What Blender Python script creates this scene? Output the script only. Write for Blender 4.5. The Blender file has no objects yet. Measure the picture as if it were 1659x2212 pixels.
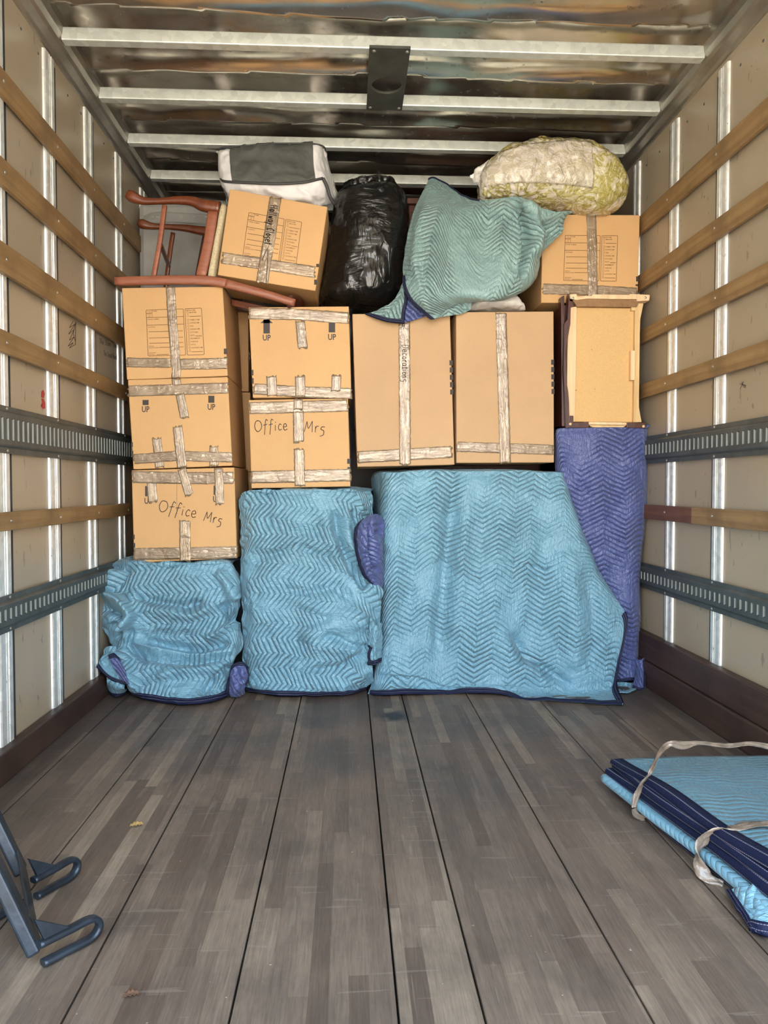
import bpy, bmesh, math, random
import numpy as np
from mathutils import Vector, Matrix
random.seed(7); RNG = np.random.RandomState(7)
S = bpy.context.scene; COL = S.collection

# ------------------------------------------------------------------ camera
FPX = 1600.0; CAMZ = 0.93
yaw = math.atan((829.5 - 752.0) / FPX); pit = math.atan(53.0 / FPX * math.cos(yaw))
CF = np.array([math.sin(yaw) * math.cos(pit), math.cos(yaw) * math.cos(pit), -math.sin(pit)])
CR = np.array([math.cos(yaw), -math.sin(yaw), 0.0]); CU = np.cross(CR, CF); CC = np.array([0, 0, CAMZ])
cd = bpy.data.cameras.new('camera'); cam = bpy.data.objects.new('camera', cd); COL.objects.link(cam)
cd.sensor_fit = 'AUTO'; cd.sensor_width = 36.0; cd.lens = 36.0 * FPX / 2212.0
cd.clip_start = 0.05; cd.clip_end = 200
M3 = Matrix(((CR[0], CU[0], -CF[0]), (CR[1], CU[1], -CF[1]), (CR[2], CU[2], -CF[2])))
cam.matrix_world = Matrix.Translation((0, 0, CAMZ)) @ M3.to_4x4()
S.camera = cam
# ------------------------------------------------------------------ light
S.view_settings.view_transform = 'Standard'; S.view_settings.look = 'None'
S.view_settings.gamma = 1.0; S.view_settings.use_curve_mapping = False
S.view_settings.exposure = 0.9
SKY_STRENGTH = 4.4
SUN_STRENGTH = 22.0
W = bpy.data.worlds.new('sky'); S.world = W; W.use_nodes = True
nt = W.node_tree; nt.nodes.clear()
wo = nt.nodes.new('ShaderNodeOutputWorld'); bg = nt.nodes.new('ShaderNodeBackground')
tc = nt.nodes.new('ShaderNodeTexCoord'); sp = nt.nodes.new('ShaderNodeSeparateXYZ'); rp = nt.nodes.new('ShaderNodeValToRGB')
nt.links.new(tc.outputs['Generated'], sp.inputs[0]); nt.links.new(sp.outputs[2], rp.inputs[0])
rp.color_ramp.elements[0].position = 0.0; rp.color_ramp.elements[0].color = (1.0, 0.96, 0.90, 1)
rp.color_ramp.elements[1].position = 0.6; rp.color_ramp.elements[1].color = (0.55, 0.76, 1.0, 1)
nt.links.new(rp.outputs[0], bg.inputs[0]); bg.inputs[1].default_value = SKY_STRENGTH
nt.links.new(bg.outputs[0], wo.inputs[0])
sd = bpy.data.lights.new('sun', 'SUN'); sd.energy = SUN_STRENGTH; sd.angle = math.radians(0.6); sd.color = (1.0, 0.86, 0.66)
sun = bpy.data.objects.new('sun', sd); COL.objects.link(sun)
sun.rotation_euler = Vector((0.35, -0.62, -1.0)).to_track_quat('-Z', 'Y').to_euler()

def ray(px, py): return CF + CR * (px - 829.5) / FPX - CU * (py - 1106.0) / FPX
def PY(px, py, Y): d = ray(px, py); return CC + d * (Y / d[1])
def PX(px, py, X): d = ray(px, py); return CC + d * (X / d[0])
def PZ(px, py, Z=0.0): d = ray(px, py); return CC + d * ((Z - CAMZ) / d[2])
def proj(P):
    d = np.asarray(P, float) - CC; z = d @ CF
    return 829.5 + FPX * (d @ CR) / z, 1106.0 - FPX * (d @ CU) / z

# ------------------------------------------------------------------ noise
def _h(ix, iy, iz, s):
    n = (ix * 374761393 + iy * 668265263 + iz * 2147483647 + s * 974634777) & 0xffffffff
    n = ((n ^ (n >> 13)) * 1274126177) & 0xffffffff
    return ((n ^ (n >> 16)) & 0xffff) / 32768.0 - 1.0
def noise(P, scale, seed=0):
    P = np.asarray(P, float) * scale + 100.0; I = np.floor(P).astype(np.int64); f = P - I; f = f * f * (3 - 2 * f)
    r = 0
    for a in (0, 1):
        for b in (0, 1):
            for c in (0, 1):
                w = (f[..., 0] if a else 1 - f[..., 0]) * (f[..., 1] if b else 1 - f[..., 1]) * (f[..., 2] if c else 1 - f[..., 2])
                r = r + w * _h(I[..., 0] + a, I[..., 1] + b, I[..., 2] + c, seed)
    return r
def fbm(P, scale, seed=0, oct=3):
    return sum(noise(P, scale * 2 ** k, seed + k) / 2 ** k for k in range(oct))

# ------------------------------------------------------------------ materials
def lin(r, g, b):
    f = lambda c: (c / 255 / 12.92 if c / 255 <= .04045 else ((c / 255 + .055) / 1.055) ** 2.4)
    return (f(r), f(g), f(b), 1)
class NT:
    def __init__(s, name):
        s.m = bpy.data.materials.new(name); s.m.use_nodes = True; s.t = s.m.node_tree
        s.b = s.t.nodes['Principled BSDF']
    def n(s, typ, **k):
        nd = s.t.nodes.new(typ)
        for a, v in k.items():
            if a.startswith('i_'):
                nd.inputs[a[2:].replace('_', ' ')].default_value = v
            else: setattr(nd, a, v)
        return nd
    def l(s, a, b): s.t.links.new(a, b)
    def ma(s, op, a, b=None, c=None, clamp=False):
        nd = s.t.nodes.new('ShaderNodeMath'); nd.operation = op; nd.use_clamp = clamp
        for i, v in enumerate((a, b, c)):
            if v is None: continue
            if isinstance(v, (int, float)): nd.inputs[i].default_value = v
            else: s.l(v, nd.inputs[i])
        return nd.outputs[0]
    def coord(s, kind='Object', scale=(1, 1, 1), rot=(0, 0, 0)):
        c = s.n('ShaderNodeTexCoord'); m = s.n('ShaderNodeMapping'); m.inputs['Scale'].default_value = scale
        m.inputs['Rotation'].default_value = rot
        s.l(c.outputs[kind], m.inputs[0]); return m.outputs[0]
    def noise(s, vec, scale, detail=3, rough=.5, dist=0.0):
        nd = s.n('ShaderNodeTexNoise'); nd.inputs['Scale'].default_value = scale; nd.inputs['Detail'].default_value = detail
        nd.inputs['Roughness'].default_value = rough; nd.inputs['Distortion'].default_value = dist
        s.l(vec, nd.inputs['Vector']); return nd.outputs[0]
    def ramp(s, fac, stops, interp='LINEAR'):
        nd = s.n('ShaderNodeValToRGB'); cr = nd.color_ramp; cr.interpolation = interp
        while len(cr.elements) < len(stops): cr.elements.new(.5)
        for e, (p, c) in zip(cr.elements, stops):
            e.position = p; e.color = c if len(c) == 4 else (*c, 1)
        s.l(fac, nd.inputs[0]); return nd.outputs[0]
    def mix(s, fac, a, b, mode='MIX'):
        nd = s.n('ShaderNodeMix', data_type='RGBA', blend_type=mode)
        for i, v in ((0, fac), (6, a), (7, b)):
            if isinstance(v, (int, float)): nd.inputs[i].default_value = v
            elif isinstance(v, tuple): nd.inputs[i].default_value = v
            else: s.l(v, nd.inputs[i])
        return nd.outputs[2]
    def bump(s, h, dist=.002, strength=1.0, normal=None):
        nd = s.n('ShaderNodeBump'); nd.inputs['Distance'].default_value = dist; nd.inputs['Strength'].default_value = strength
        s.l(h, nd.inputs['Height'])
        if normal is not None: s.l(normal, nd.inputs['Normal'])
        return nd.outputs[0]
    def set(s, color=None, rough=.5, metal=0., normal=None, spec=None, **k):
        for nm, v in (('Base Color', color), ('Roughness', rough), ('Metallic', metal), ('Normal', normal), ('Specular IOR Level', spec)):
            if v is None: continue
            if isinstance(v, (int, float, tuple)): s.b.inputs[nm].default_value = v
            else: s.l(v, s.b.inputs[nm])
        for a, v in k.items(): s.b.inputs[a.replace('_', ' ')].default_value = v
        return s.m
def plain(name, color, rough=.5, metal=0., vary=.12, scale=8, bump=.0, bscale=40, **k):
    t = NT(name); v = t.coord(); n = t.noise(v, scale, 4)
    c2 = tuple(x * (1 - vary) for x in color[:3]) + (1,); c3 = tuple(min(1, x * (1 + vary)) for x in color[:3]) + (1,)
    col = t.ramp(n, [(.3, c2), (.7, c3)])
    nm = t.bump(t.noise(v, bscale, 3), bump) if bump else None
    return t.set(col, rough, metal, nm, **k)

def cardboard(name, base):
    t = NT(name); v = t.coord(); n = t.noise(v, 3, 4); f = t.noise(v, 260, 3, .7)
    st = t.noise(t.coord(scale=(1, 1, .02)), 300, 1)
    c = t.ramp(n, [(.3, tuple(x * .93 for x in base[:3])), (.7, tuple(x * 1.05 for x in base[:3]))])
    c = t.mix(.30, c, t.ramp(f, [(.3, (.75, .7, .62)), (.7, (1, 1, 1))]), 'MULTIPLY')
    nm = t.bump(st, .0004, .5); nm = t.bump(t.noise(v, 9, 3), .004, .6, nm)
    return t.set(c, .62, 0, nm, spec=.25)
M_card = cardboard('kraft cardboard', (.64, .385, .175, 1))
M_card2 = cardboard('pale kraft cardboard', (.56, .36, .195, 1))

def tape_mat():
    t = NT('clear packing tape'); v = t.coord(); uv = t.n('ShaderNodeTexCoord').outputs['UV']
    mp = t.n('ShaderNodeMapping'); mp.inputs['Scale'].default_value = (9, 70, 1); t.l(uv, mp.inputs[0])
    n1 = t.noise(mp.outputs[0], 1.0, 4, .6, 1.2); n2 = t.noise(v, 24, 2, .5, .9); n3 = t.noise(v, 9, 2)
    h = t.ma('ADD', t.ma('MULTIPLY', n1, .6), t.ma('MULTIPLY', n2, .5))
    nm = t.bump(h, .0085, 1.0)
    c = t.ramp(n3, [(.35, (.27, .19, .12)), (.7, (.40, .30, .20))])
    return t.set(c, .10, .30, nm, spec=.7, Coat_Weight=.35, Coat_Roughness=.04)
M_tape = tape_mat()
M_ink = plain('black print', (.035, .025, .02), .6, vary=.2)
M_inkb = plain('brown print', (.16, .075, .02), .7, vary=.1)
M_pen = plain('marker ink', (.035, .022, .02), .6)
M_penred = plain('red marker', (.45, .03, .03), .6)

def quilt(name, c, ang=0.0, Wd=.076, spc=.0235, k=.60, amp=1.0, rough=.30, sheen=.15):
    t = NT(name); uv = t.n('ShaderNodeTexCoord').outputs['UV']
    mp = t.n('ShaderNodeMapping'); mp.inputs['Rotation'].default_value = (0, 0, math.radians(ang)); t.l(uv, mp.inputs[0])
    ob = t.coord()
    nz = t.n('ShaderNodeTexNoise'); nz.inputs['Scale'].default_value = 6; t.l(mp.outputs[0], nz.inputs['Vector'])
    add = t.n('ShaderNodeVectorMath', operation='MULTIPLY_ADD'); t.l(nz.outputs['Color'], add.inputs[0])
    add.inputs[1].default_value = (.028, .028, 0); t.l(mp.outputs[0], add.inputs[2])
    s = t.n('ShaderNodeSeparateXYZ'); t.l(add.outputs[0], s.inputs[0]); u, v = s.outputs[0], s.outputs[1]
    tri = t.ma('PINGPONG', u, Wd); L = t.ma('ADD', v, t.ma('MULTIPLY', tri, k))
    ph = t.ma('ABSOLUTE', t.ma('SINE', t.ma('MULTIPLY', L, math.pi / spc)))
    puff = t.ma('POWER', ph, .55)
    # fine puckers that run across each channel
    cb = t.n('ShaderNodeCombineXYZ'); t.l(t.ma('MULTIPLY', u, 95), cb.inputs[0]); t.l(t.ma('MULTIPLY', v, 26), cb.inputs[1])
    puck = t.noise(cb.outputs[0], 1.0, 3, .6, .4)
    big = t.noise(mp.outputs[0], 7, 3, .5)
    mod = t.ma('MULTIPLY_ADD', t.ma('SUBTRACT', t.noise(mp.outputs[0], 4.2, 2, .5, .6), .40), 4.2, .12, clamp=True)
    h = t.ma('ADD', t.ma('MULTIPLY', puff, t.ma('MULTIPLY', mod, 1.0)), t.ma('MULTIPLY', puck, .75))
    h = t.ma('ADD', h, t.ma('MULTIPLY', t.noise(mp.outputs[0], 28, 3, .6, .8), .7))
    nm = t.bump(h, .0105 * amp, 1.0)
    soil = t.noise(ob, 2.2, 3)
    col = t.ramp(soil, [(.3, tuple(x * .9 for x in c[:3])), (.75, tuple(min(1, x * 1.1) for x in c[:3]))])
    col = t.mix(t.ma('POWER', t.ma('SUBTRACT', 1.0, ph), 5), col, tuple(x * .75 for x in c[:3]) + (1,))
    return t.set(col, rough, 0, nm, spec=.55, Sheen_Weight=sheen, Sheen_Roughness=.35)
TEAL = (.19, .385, .50); PURP = (.09, .115, .29)
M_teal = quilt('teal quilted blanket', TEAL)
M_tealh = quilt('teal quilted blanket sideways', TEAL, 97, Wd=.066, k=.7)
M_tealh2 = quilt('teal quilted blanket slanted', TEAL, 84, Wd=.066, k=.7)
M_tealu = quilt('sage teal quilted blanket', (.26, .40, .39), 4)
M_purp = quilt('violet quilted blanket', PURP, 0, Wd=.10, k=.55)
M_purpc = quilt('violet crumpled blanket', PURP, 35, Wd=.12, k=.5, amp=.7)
def hem_mat():
    t = NT('navy binding'); uv = t.n('ShaderNodeTexCoord').outputs['UV']; s = t.n('ShaderNodeSeparateXYZ'); t.l(uv, s.inputs[0])
    a = t.ma('ABSOLUTE', t.ma('SUBTRACT', t.ma('FRACT', t.ma('MULTIPLY', s.outputs[1], 2.0)), .5))
    line = t.ma('LESS_THAN', a, .07)
    dash = t.ma('GREATER_THAN', t.ma('FRACT', t.ma('MULTIPLY', s.outputs[0], 160)), .25)
    fac = t.ma('MULTIPLY', t.ma('MULTIPLY', line, dash), .55)
    col = t.mix(fac, (.010, .014, .042, 1), (.33, .31, .38, 1))
    h = t.ma('SUBTRACT', t.noise(t.coord(), 160, 3), t.ma('MULTIPLY', line, .9))
    return t.set(col, .6, 0, t.bump(h, .0015), spec=.15)
M_hem = hem_mat()

def floor_mat():
    t = NT('worn laminated oak floor'); c = t.n('ShaderNodeTexCoord').outputs['Object']; s = t.n('ShaderNodeSeparateXYZ'); t.l(c, s.inputs[0])
    x, y = s.outputs[0], s.outputs[1]
    i = t.ma('FLOOR', t.ma('DIVIDE', x, .0372))
    w1 = t.n('ShaderNodeTexWhiteNoise', noise_dimensions='1D'); t.l(i, w1.inputs['W'])
    j = t.ma('FLOOR', t.ma('DIVIDE', t.ma('ADD', y, t.ma('MULTIPLY', w1.outputs[0], 7.0)), .78))
    cb = t.n('ShaderNodeCombineXYZ'); t.l(i, cb.inputs[0]); t.l(j, cb.inputs[1])
    w2 = t.n('ShaderNodeTexWhiteNoise', noise_dimensions='2D'); t.l(cb.outputs[0], w2.inputs['Vector'])
    col = t.ramp(w2.outputs[0], [(0, (.105, .072, .056)), (.35, (.16, .118, .092)), (.65, (.21, .158, .122)), (.9, (.275, .21, .155)), (1, (.37, .285, .21))])
    g = t.noise(t.coord(scale=(90, 3.0, 1)), 1.0, 5, .65, .3)
    col = t.mix(.55, col, t.ramp(g, [(.3, (.45, .42, .4)), (.7, (1, 1, 1))]), 'MULTIPLY')
    d = t.noise(c, 1.7, 5, .6); col = t.mix(t.ramp(d, [(.35, (0, 0, 0)), (.7, (.55, .55, .55))]), col, (.25, .19, .14, 1))
    d2 = t.noise(t.coord(scale=(1, .7, 1)), 3.3, 4, .6); col = t.mix(t.ramp(d2, [(.58, (0, 0, 0)), (.72, (.7, .7, .7))]), col, (.055, .05, .048, 1))
    mid = t.ma('LESS_THAN', t.ma('ABSOLUTE', t.ma('SUBTRACT', x, .163)), .075); col = t.mix(t.ma('MULTIPLY', mid, t.ma('MULTIPLY', w2.outputs[0], .45)), col, (.36, .29, .21, 1))
    st = t.n('ShaderNodeVectorMath', operation='DISTANCE'); t.l(c, st.inputs[0]); st.inputs[1].default_value = (.185, 2.98, 0)
    sa = t.ma('SUBTRACT', 1.0, t.ma('DIVIDE', t.ma('ADD', st.outputs['Value'], t.ma('MULTIPLY', t.ma('SUBTRACT', t.noise(c, 14, 3), .5), .10)), .085), clamp=True)
    col = t.mix(t.ma('MULTIPLY', sa, 1.6, clamp=True), col, (.022, .022, .022, 1))
    fg = t.noise(t.coord(scale=(1.2, .8, 1)), 2.1, 6, .7); col = t.mix(t.ramp(fg, [(.38, (.6, .6, .6)), (.56, (0, 0, 0))]), col, (.085, .070, .060, 1))
    gr = t.noise(t.coord(scale=(260, 12, 1)), 1.0, 3, .7); col = t.mix(.5, col, t.ramp(gr, [(.35, (.55, .52, .5)), (.6, (1.05, 1.03, 1))]), 'MULTIPLY')
    sc = t.noise(t.coord(scale=(5, 60, 1), rot=(0, 0, .5)), 1.0, 2, .5, .4)
    sc2 = t.noise(t.coord(scale=(60, 4, 1), rot=(0, 0, .25)), 1.0, 2, .5, .4)
    sf = t.ma('MAXIMUM', t.ma('GREATER_THAN', sc, .675), t.ma('GREATER_THAN', sc2, .68))
    col = t.mix(t.ma('MULTIPLY', sf, .2), col, (.33, .28, .23, 1))
    sp_ = t.noise(c, 70, 2); col = t.mix(t.ma('MULTIPLY', t.ma('GREATER_THAN', sp_, .765), .7), col, (.5, .43, .34, 1))
    # dark oily stain in the middle and grime along both sides
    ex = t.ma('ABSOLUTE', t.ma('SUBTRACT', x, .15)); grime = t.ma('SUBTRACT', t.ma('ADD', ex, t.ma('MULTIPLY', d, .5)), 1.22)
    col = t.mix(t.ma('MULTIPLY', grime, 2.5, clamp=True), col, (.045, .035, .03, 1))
    fr = t.ma('FRACT', t.ma('DIVIDE', x, .0372)); ln = t.ma('LESS_THAN', t.ma('ABSOLUTE', t.ma('SUBTRACT', fr, .5)), .478)
    h = t.ma('ADD', t.ma('MULTIPLY', g, .4), t.ma('MULTIPLY', ln, .5))
    h = t.ma('ADD', h, t.ma('MULTIPLY', w2.outputs[0], .35))
    r = t.ramp(d, [(.3, (.42, .42, .42)), (.7, (.6, .6, .6))])
    return t.set(col, r, 0, t.bump(h, .0015), spec=.35)
M_floor = floor_mat()
M_dark = plain('dark grime', (.01, .01, .01), .9)

def panel_mat():
    t = NT('cream wall lining'); v = t.coord(); a = t.noise(v, .9, 4); b = t.noise(v, 5, 4, .65)
    col = t.ramp(a, [(.3, (.34, .28, .195)), (.7, (.44, .365, .26))])
    col = t.mix(t.ramp(b, [(.35, (0, 0, 0)), (.8, (.28, .28, .28))]), col, (.34, .27, .19, 1))
    sc = t.noise(t.coord(scale=(1, 9, 2.2), rot=(.5, 0, 0)), 5, 2, .5, .3)
    col = t.mix(t.ma('MULTIPLY', t.ma('GREATER_THAN', sc, .70), .6), col, (.16, .13, .10, 1))
    s2 = t.noise(v, 34, 2); col = t.mix(t.ma('MULTIPLY', t.ma('GREATER_THAN', s2, .75), .6), col, (.12, .10, .08, 1))
    return t.set(col, .30, 0, t.bump(a, .002), spec=.55)
M_panel = panel_mat()
def galv(name='galvanised steel', base=(.84, .85, .82), rough=.40, metal=.5):
    t = NT(name); v = t.coord(); vo = t.n('ShaderNodeTexVoronoi', i_Scale=38.); t.l(v, vo.inputs['Vector'])
    n = t.noise(v, 12, 4)
    col = t.ramp(vo.outputs['Color'], [(.0, tuple(x * .82 for x in base)), (1., tuple(min(1, x * 1.1) for x in base))])
    col = t.mix(t.ramp(n, [(.55, (0, 0, 0)), (.8, (.3, .3, .3))]), col, (.45, .44, .40, 1))
    dots = t.noise(v, 120, 2); col = t.mix(t.ma('MULTIPLY', t.ma('GREATER_THAN', dots, .74), .8), col, (.08, .07, .06, 1))
    return t.set(col, rough, metal, t.bump(n, .001), spec=.6)
M_galv = galv(); M_beam = galv('galvanised beam steel', (.74, .77, .72), .48, .5)
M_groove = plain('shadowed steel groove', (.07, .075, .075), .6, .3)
M_lip = plain('bright slot lip', (.30, .32, .29), .5, .2)
M_shade = plain('painted dark shade', (.035, .04, .045), .7)  # shade as a colour, for the strips beside posts and the slot faces
M_track = plain('grey painted steel', (.085, .095, .09), .45, .3, vary=.25, scale=14, bump=.0006)
def roof_mat():
    t = NT('aluminium roof skin'); v = t.coord(); a = t.noise(v, 2.2, 4, .55, .8)
    b = t.noise(t.coord(scale=(.6, 1.5, 1)), 2.2, 1, .4, .8); sp_ = t.noise(v, 16, 5, .7)
    col = t.ramp(a, [(.3, (.46, .42, .36)), (.7, (.74, .69, .61))])
    col = t.mix(t.ramp(sp_, [(.60, (0, 0, 0)), (.75, (.7, .7, .7))]), col, (.13, .10, .08, 1))
    return t.set(col, t.ramp(sp_, [(.3, (.13, .13, .13)), (.8, (.34, .34, .34))]), .95, t.bump(b, .022, .8))
M_roof = roof_mat()
M_rail = plain('weathered aluminium rail', (.34, .32, .28), .38, .8, vary=.25, scale=6, bump=.001)
def wood(name, a, b, rough=.45, sc=(2, 2, 40), stain=.4, spec=.4, rot=(0, 0, 0)):
    t = NT(name); v = t.coord(scale=sc, rot=rot); g = t.noise(v, 1.0, 5, .6, .6); n = t.noise(t.coord(), 6, 4, .6)
    col = t.ramp(g, [(.3, a), (.7, b)])
    col = t.mix(t.ma('MULTIPLY', t.ramp(n, [(.45, (0, 0, 0)), (.7, (1, 1, 1))]), stain), col, tuple(x * .45 for x in a[:3]) + (1,))
    return t.set(col, rough, 0, t.bump(g, .0012), spec=spec)
M_slat = wood('worn hardwood slat', (.22, .13, .055), (.36, .225, .10), .5, (30, 1.2, 40), .55)
M_slatr = wood('reddish hardwood slat', (.12, .05, .03), (.20, .09, .05), .5, (30, 1.2, 40), .5)
M_kick = wood('red brown kick board', (.042, .022, .016), (.085, .045, .032), .5, (30, 1.2, 30), .6)
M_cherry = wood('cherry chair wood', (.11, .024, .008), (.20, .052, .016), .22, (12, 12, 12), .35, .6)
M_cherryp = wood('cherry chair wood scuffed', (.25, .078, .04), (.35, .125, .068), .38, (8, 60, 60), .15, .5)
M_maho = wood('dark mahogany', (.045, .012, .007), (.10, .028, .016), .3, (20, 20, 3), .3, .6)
M_brownc = wood('brown cabinet wood', (.12, .045, .028), (.17, .07, .045), .4, (20, 20, 3), .2)
M_pine = wood('raw pine', (.62, .40, .18), (.80, .58, .30), .6, (40, 40, 4), .12, .2)
M_pine2 = wood('pale raw wood', (.72, .48, .27), (.86, .64, .40), .6, (60, 40, 3), .06, .2)
M_ply = NT('fibreboard'); _v = M_ply.coord(); _f = M_ply.noise(_v, 150, 3, .7); _g = M_ply.noise(_v, 25, 3)
M_ply = M_ply.set(M_ply.mix(M_ply.ma('MULTIPLY', M_ply.ma('GREATER_THAN', _g, .72), .5), M_ply.ramp(_f, [(.3, (.62, .39, .165)), (.7, (.70, .455, .20))]), (.22, .13, .05, 1)), .6, 0, None, spec=.2)
M_uph = plain('cream chair upholstery', (.56, .47, .30), .9, vary=.2, scale=120, bump=.0012, bscale=220)
M_dust = plain('grey dust cover cloth', (.31, .30, .28), .95, vary=.12, scale=9, bump=.006, bscale=9)
M_slate = plain('slate grey sheet', (.16, .175, .19), .55, vary=.1, scale=3)
M_slatel = plain('pale grey edge', (.33, .33, .34), .6)
M_steel = plain('blue black enamelled steel', (.026, .036, .050), .34, .4, vary=.35, scale=22, bump=.0008)
M_leaf = plain('dry tan leaf', (.55, .36, .13), .7, vary=.3, scale=60)
M_leafb = plain('dry brown leaf', (.17, .085, .05), .7, vary=.3, scale=60)
M_conc = plain('sunlit concrete', (.52, .46, .38), .9, vary=.08, scale=.4)
def plastic_black():
    t = NT('black bin liner'); uv = t.coord(scale=(10, 10, 38), rot=(.15, .35, 0)); v = t.coord()
    a = t.noise(uv, 1.0, 3, .55, 1.0); b = t.noise(v, 5, 2, .5, .8); c = t.noise(t.coord(scale=(24, 24, 7), rot=(0, .75, 0)), 1.0, 2, .5, .8)
    m = t.ramp(b, [(.45, (0, 0, 0)), (.55, (1, 1, 1))])
    h = t.mix(m, a, c); h2 = t.ma('ADD', h, t.ma('MULTIPLY', b, 1.5))
    return t.set((.006, .006, .006, 1), .2, 0, t.bump(h2, .012, .9), spec=.7)
M_black = plastic_black()
def floral(name='yellow floral comforter in plastic', veil=0.):
    t = NT(name); v = t.coord(); a = t.noise(v, 10, 2, .55, 2.6); b = t.noise(v, 3.5, 2)
    c = t.ramp(a, [(.40, (.70, .63, .54)), (.46, (.60, .53, .34)), (.51, (.33, .26, .06)), (.60, (.50, .43, .20)), (.68, (.74, .67, .58))])
    c = t.mix(t.ramp(b, [(.45, (0, 0, 0)), (.7, (.5, .5, .5))]), c, (.50, .44, .10, 1))
    if veil: c = t.mix(veil, c, (.58, .51, .44, 1))
    cr = t.noise(v, 26, 3, .6, 1.4)
    return t.set(c, .2, 0, t.bump(cr, .014, 1.0), spec=.6, Coat_Weight=.8, Coat_Roughness=.08)
M_floral = floral()
M_white = plain('white quilted lining', (.78, .76, .76), .55, vary=.08, scale=5, bump=.008, bscale=14)
M_whitep = plain('frosted white plastic', (.70, .66, .62), .3, vary=.14, scale=14, bump=.006, bscale=16, Coat_Weight=.5)
M_label = floral('veiled floral sheet', .62)
M_tealf = quilt('teal blanket fold', TEAL, 0, amp=.25)
M_bandt = plain('twisted brown tape', (.24, .185, .14), .22, vary=.3, scale=30, bump=.004, bscale=60, Coat_Weight=.5)
M_mesh = plain('dark grey mesh fabric', (.085, .09, .078), .7, vary=.2, scale=9, bump=.004, bscale=14)
M_pipe = plain('dark grey piping', (.05, .05, .052), .55)
M_clear = plain('clear vinyl side', (.33, .33, .29), .2, vary=.5, scale=16, bump=.008, bscale=18, Coat_Weight=.8)
M_bracket = plain('dark painted bracket', (.075, .078, .066), .55, .3, vary=.3, scale=10)
M_bolt = plain('bright bolt head', (.55, .53, .48), .35, .9)

# ------------------------------------------------------------------ object helpers
def raw(name, V, F, mat, parent=None, uv=None, smooth=False, mats=None, midx=None):
    V = np.asarray(V, float).reshape(-1, 3)
    me = bpy.data.meshes.new(name); me.from_pydata(V.tolist(), [], [tuple(int(i) for i in f) for f in F])
    if uv is not None:
        ul = me.uv_layers.new(name='UVMap'); idx = np.empty(len(me.loops), np.int32); me.loops.foreach_get('vertex_index', idx)
        ul.data.foreach_set('uv', np.asarray(uv, np.float32)[idx].ravel())
    for m_ in (mats or [mat]): me.materials.append(m_)
    if midx is not None: me.polygons.foreach_set('material_index', np.asarray(midx, np.int32))
    if smooth: me.polygons.foreach_set('use_smooth', [True] * len(me.polygons))
    bm = bmesh.new(); bm.from_mesh(me); bmesh.ops.recalc_face_normals(bm, faces=bm.faces); bm.to_mesh(me); bm.free()
    me.update()
    o = bpy.data.objects.new(name, me); COL.objects.link(o)
    return o
ORG = {}
def raw_p(name, V, F, mat, parent=None, **k):
    """world-space vertices, parented under an Empty or mesh that carries only a translation"""
    V = np.asarray(V, float).reshape(-1, 3)
    org = np.zeros(3) if parent is None else ORG[parent.name]
    o = raw(name, V - org, F, mat, None, **k)
    ORG[o.name] = org.copy()
    if parent is not None: o.parent = parent
    return o
def thing(name, label, cat, loc, group=None):
    o = bpy.data.objects.new(name, None); COL.objects.link(o); o.location = tuple(float(c) for c in loc); o.empty_display_size = .05
    ORG[o.name] = np.array(loc, float); o['label'] = label; o['category'] = cat
    if group: o['group'] = group
    return o
def tag(o, label, cat, group=None):
    o['label'] = label; o['category'] = cat
    if group: o['group'] = group
    return o
def rebase(o, loc):
    """move a top-level mesh's origin to loc"""
    loc = Vector([float(c) for c in loc]); o.data.transform(Matrix.Translation(-loc)); o.location = loc; ORG[o.name] = np.array(loc); return o
def struct(o): o['kind'] = 'structure'; return o
def hexa(front, back):
    """8 corners: front TL TR BR BL, back same"""
    V = list(front) + list(back); F = [(0, 3, 2, 1), (4, 5, 6, 7), (0, 1, 5, 4), (1, 2, 6, 5), (2, 3, 7, 6), (3, 0, 4, 7)]
    return np.array(V), F
def boxv(a, b):
    (x0, y0, z0), (x1, y1, z1) = a, b
    return hexa([(x0, y0, z1), (x1, y0, z1), (x1, y0, z0), (x0, y0, z0)], [(x0, y1, z1), (x1, y1, z1), (x1, y1, z0), (x0, y1, z0)])
def bevel(o, w=.003, seg=2, angle=35):
    m = o.modifiers.new('bevel', 'BEVEL'); m.width = w; m.segments = seg; m.limit_method = 'ANGLE'; m.angle_limit = math.radians(angle); return o
def box_o(name, a, b, mat, parent=None, bw=.003):
    V, F = boxv(a, b); o = raw_p(name, V, F, mat, parent)
    if bw: bevel(o, bw)
    return o
def cat_rom(P, n):
    """P (K,...) control rows -> n samples along axis 0 (uniform Catmull-Rom)"""
    P = np.asarray(P, float); K = len(P); E = np.concatenate([[2 * P[0] - P[1]], P, [2 * P[-1] - P[-2]]])
    t = np.linspace(0, K - 1, n); i = np.minimum(t.astype(int), K - 2); f = (t - i).reshape((-1,) + (1,) * (P.ndim - 1))
    a, b, c, d = E[i], E[i + 1], E[i + 2], E[i + 3]
    return .5 * (2 * b + (c - a) * f + (2 * a - 5 * b + 4 * c - d) * f ** 2 + (3 * b - a - 3 * c + d) * f ** 3)
def surf(net, nv, nu): 
    G = cat_rom(net, nv); return np.swapaxes(cat_rom(np.swapaxes(G, 0, 1), nu), 0, 1)
def normals(G, closed_u=False):
    du = np.gradient(G, axis=1); dv = np.gradient(G, axis=0)
    if closed_u:
        du = (np.roll(G[:, :-1], -1, 1) - np.roll(G[:, :-1], 1, 1)) / 2; du = np.concatenate([du, du[:, :1]], 1)
    N = np.cross(du, dv); L = np.linalg.norm(N, axis=2, keepdims=True); L[L < 1e-12] = 1; return N / L
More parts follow.
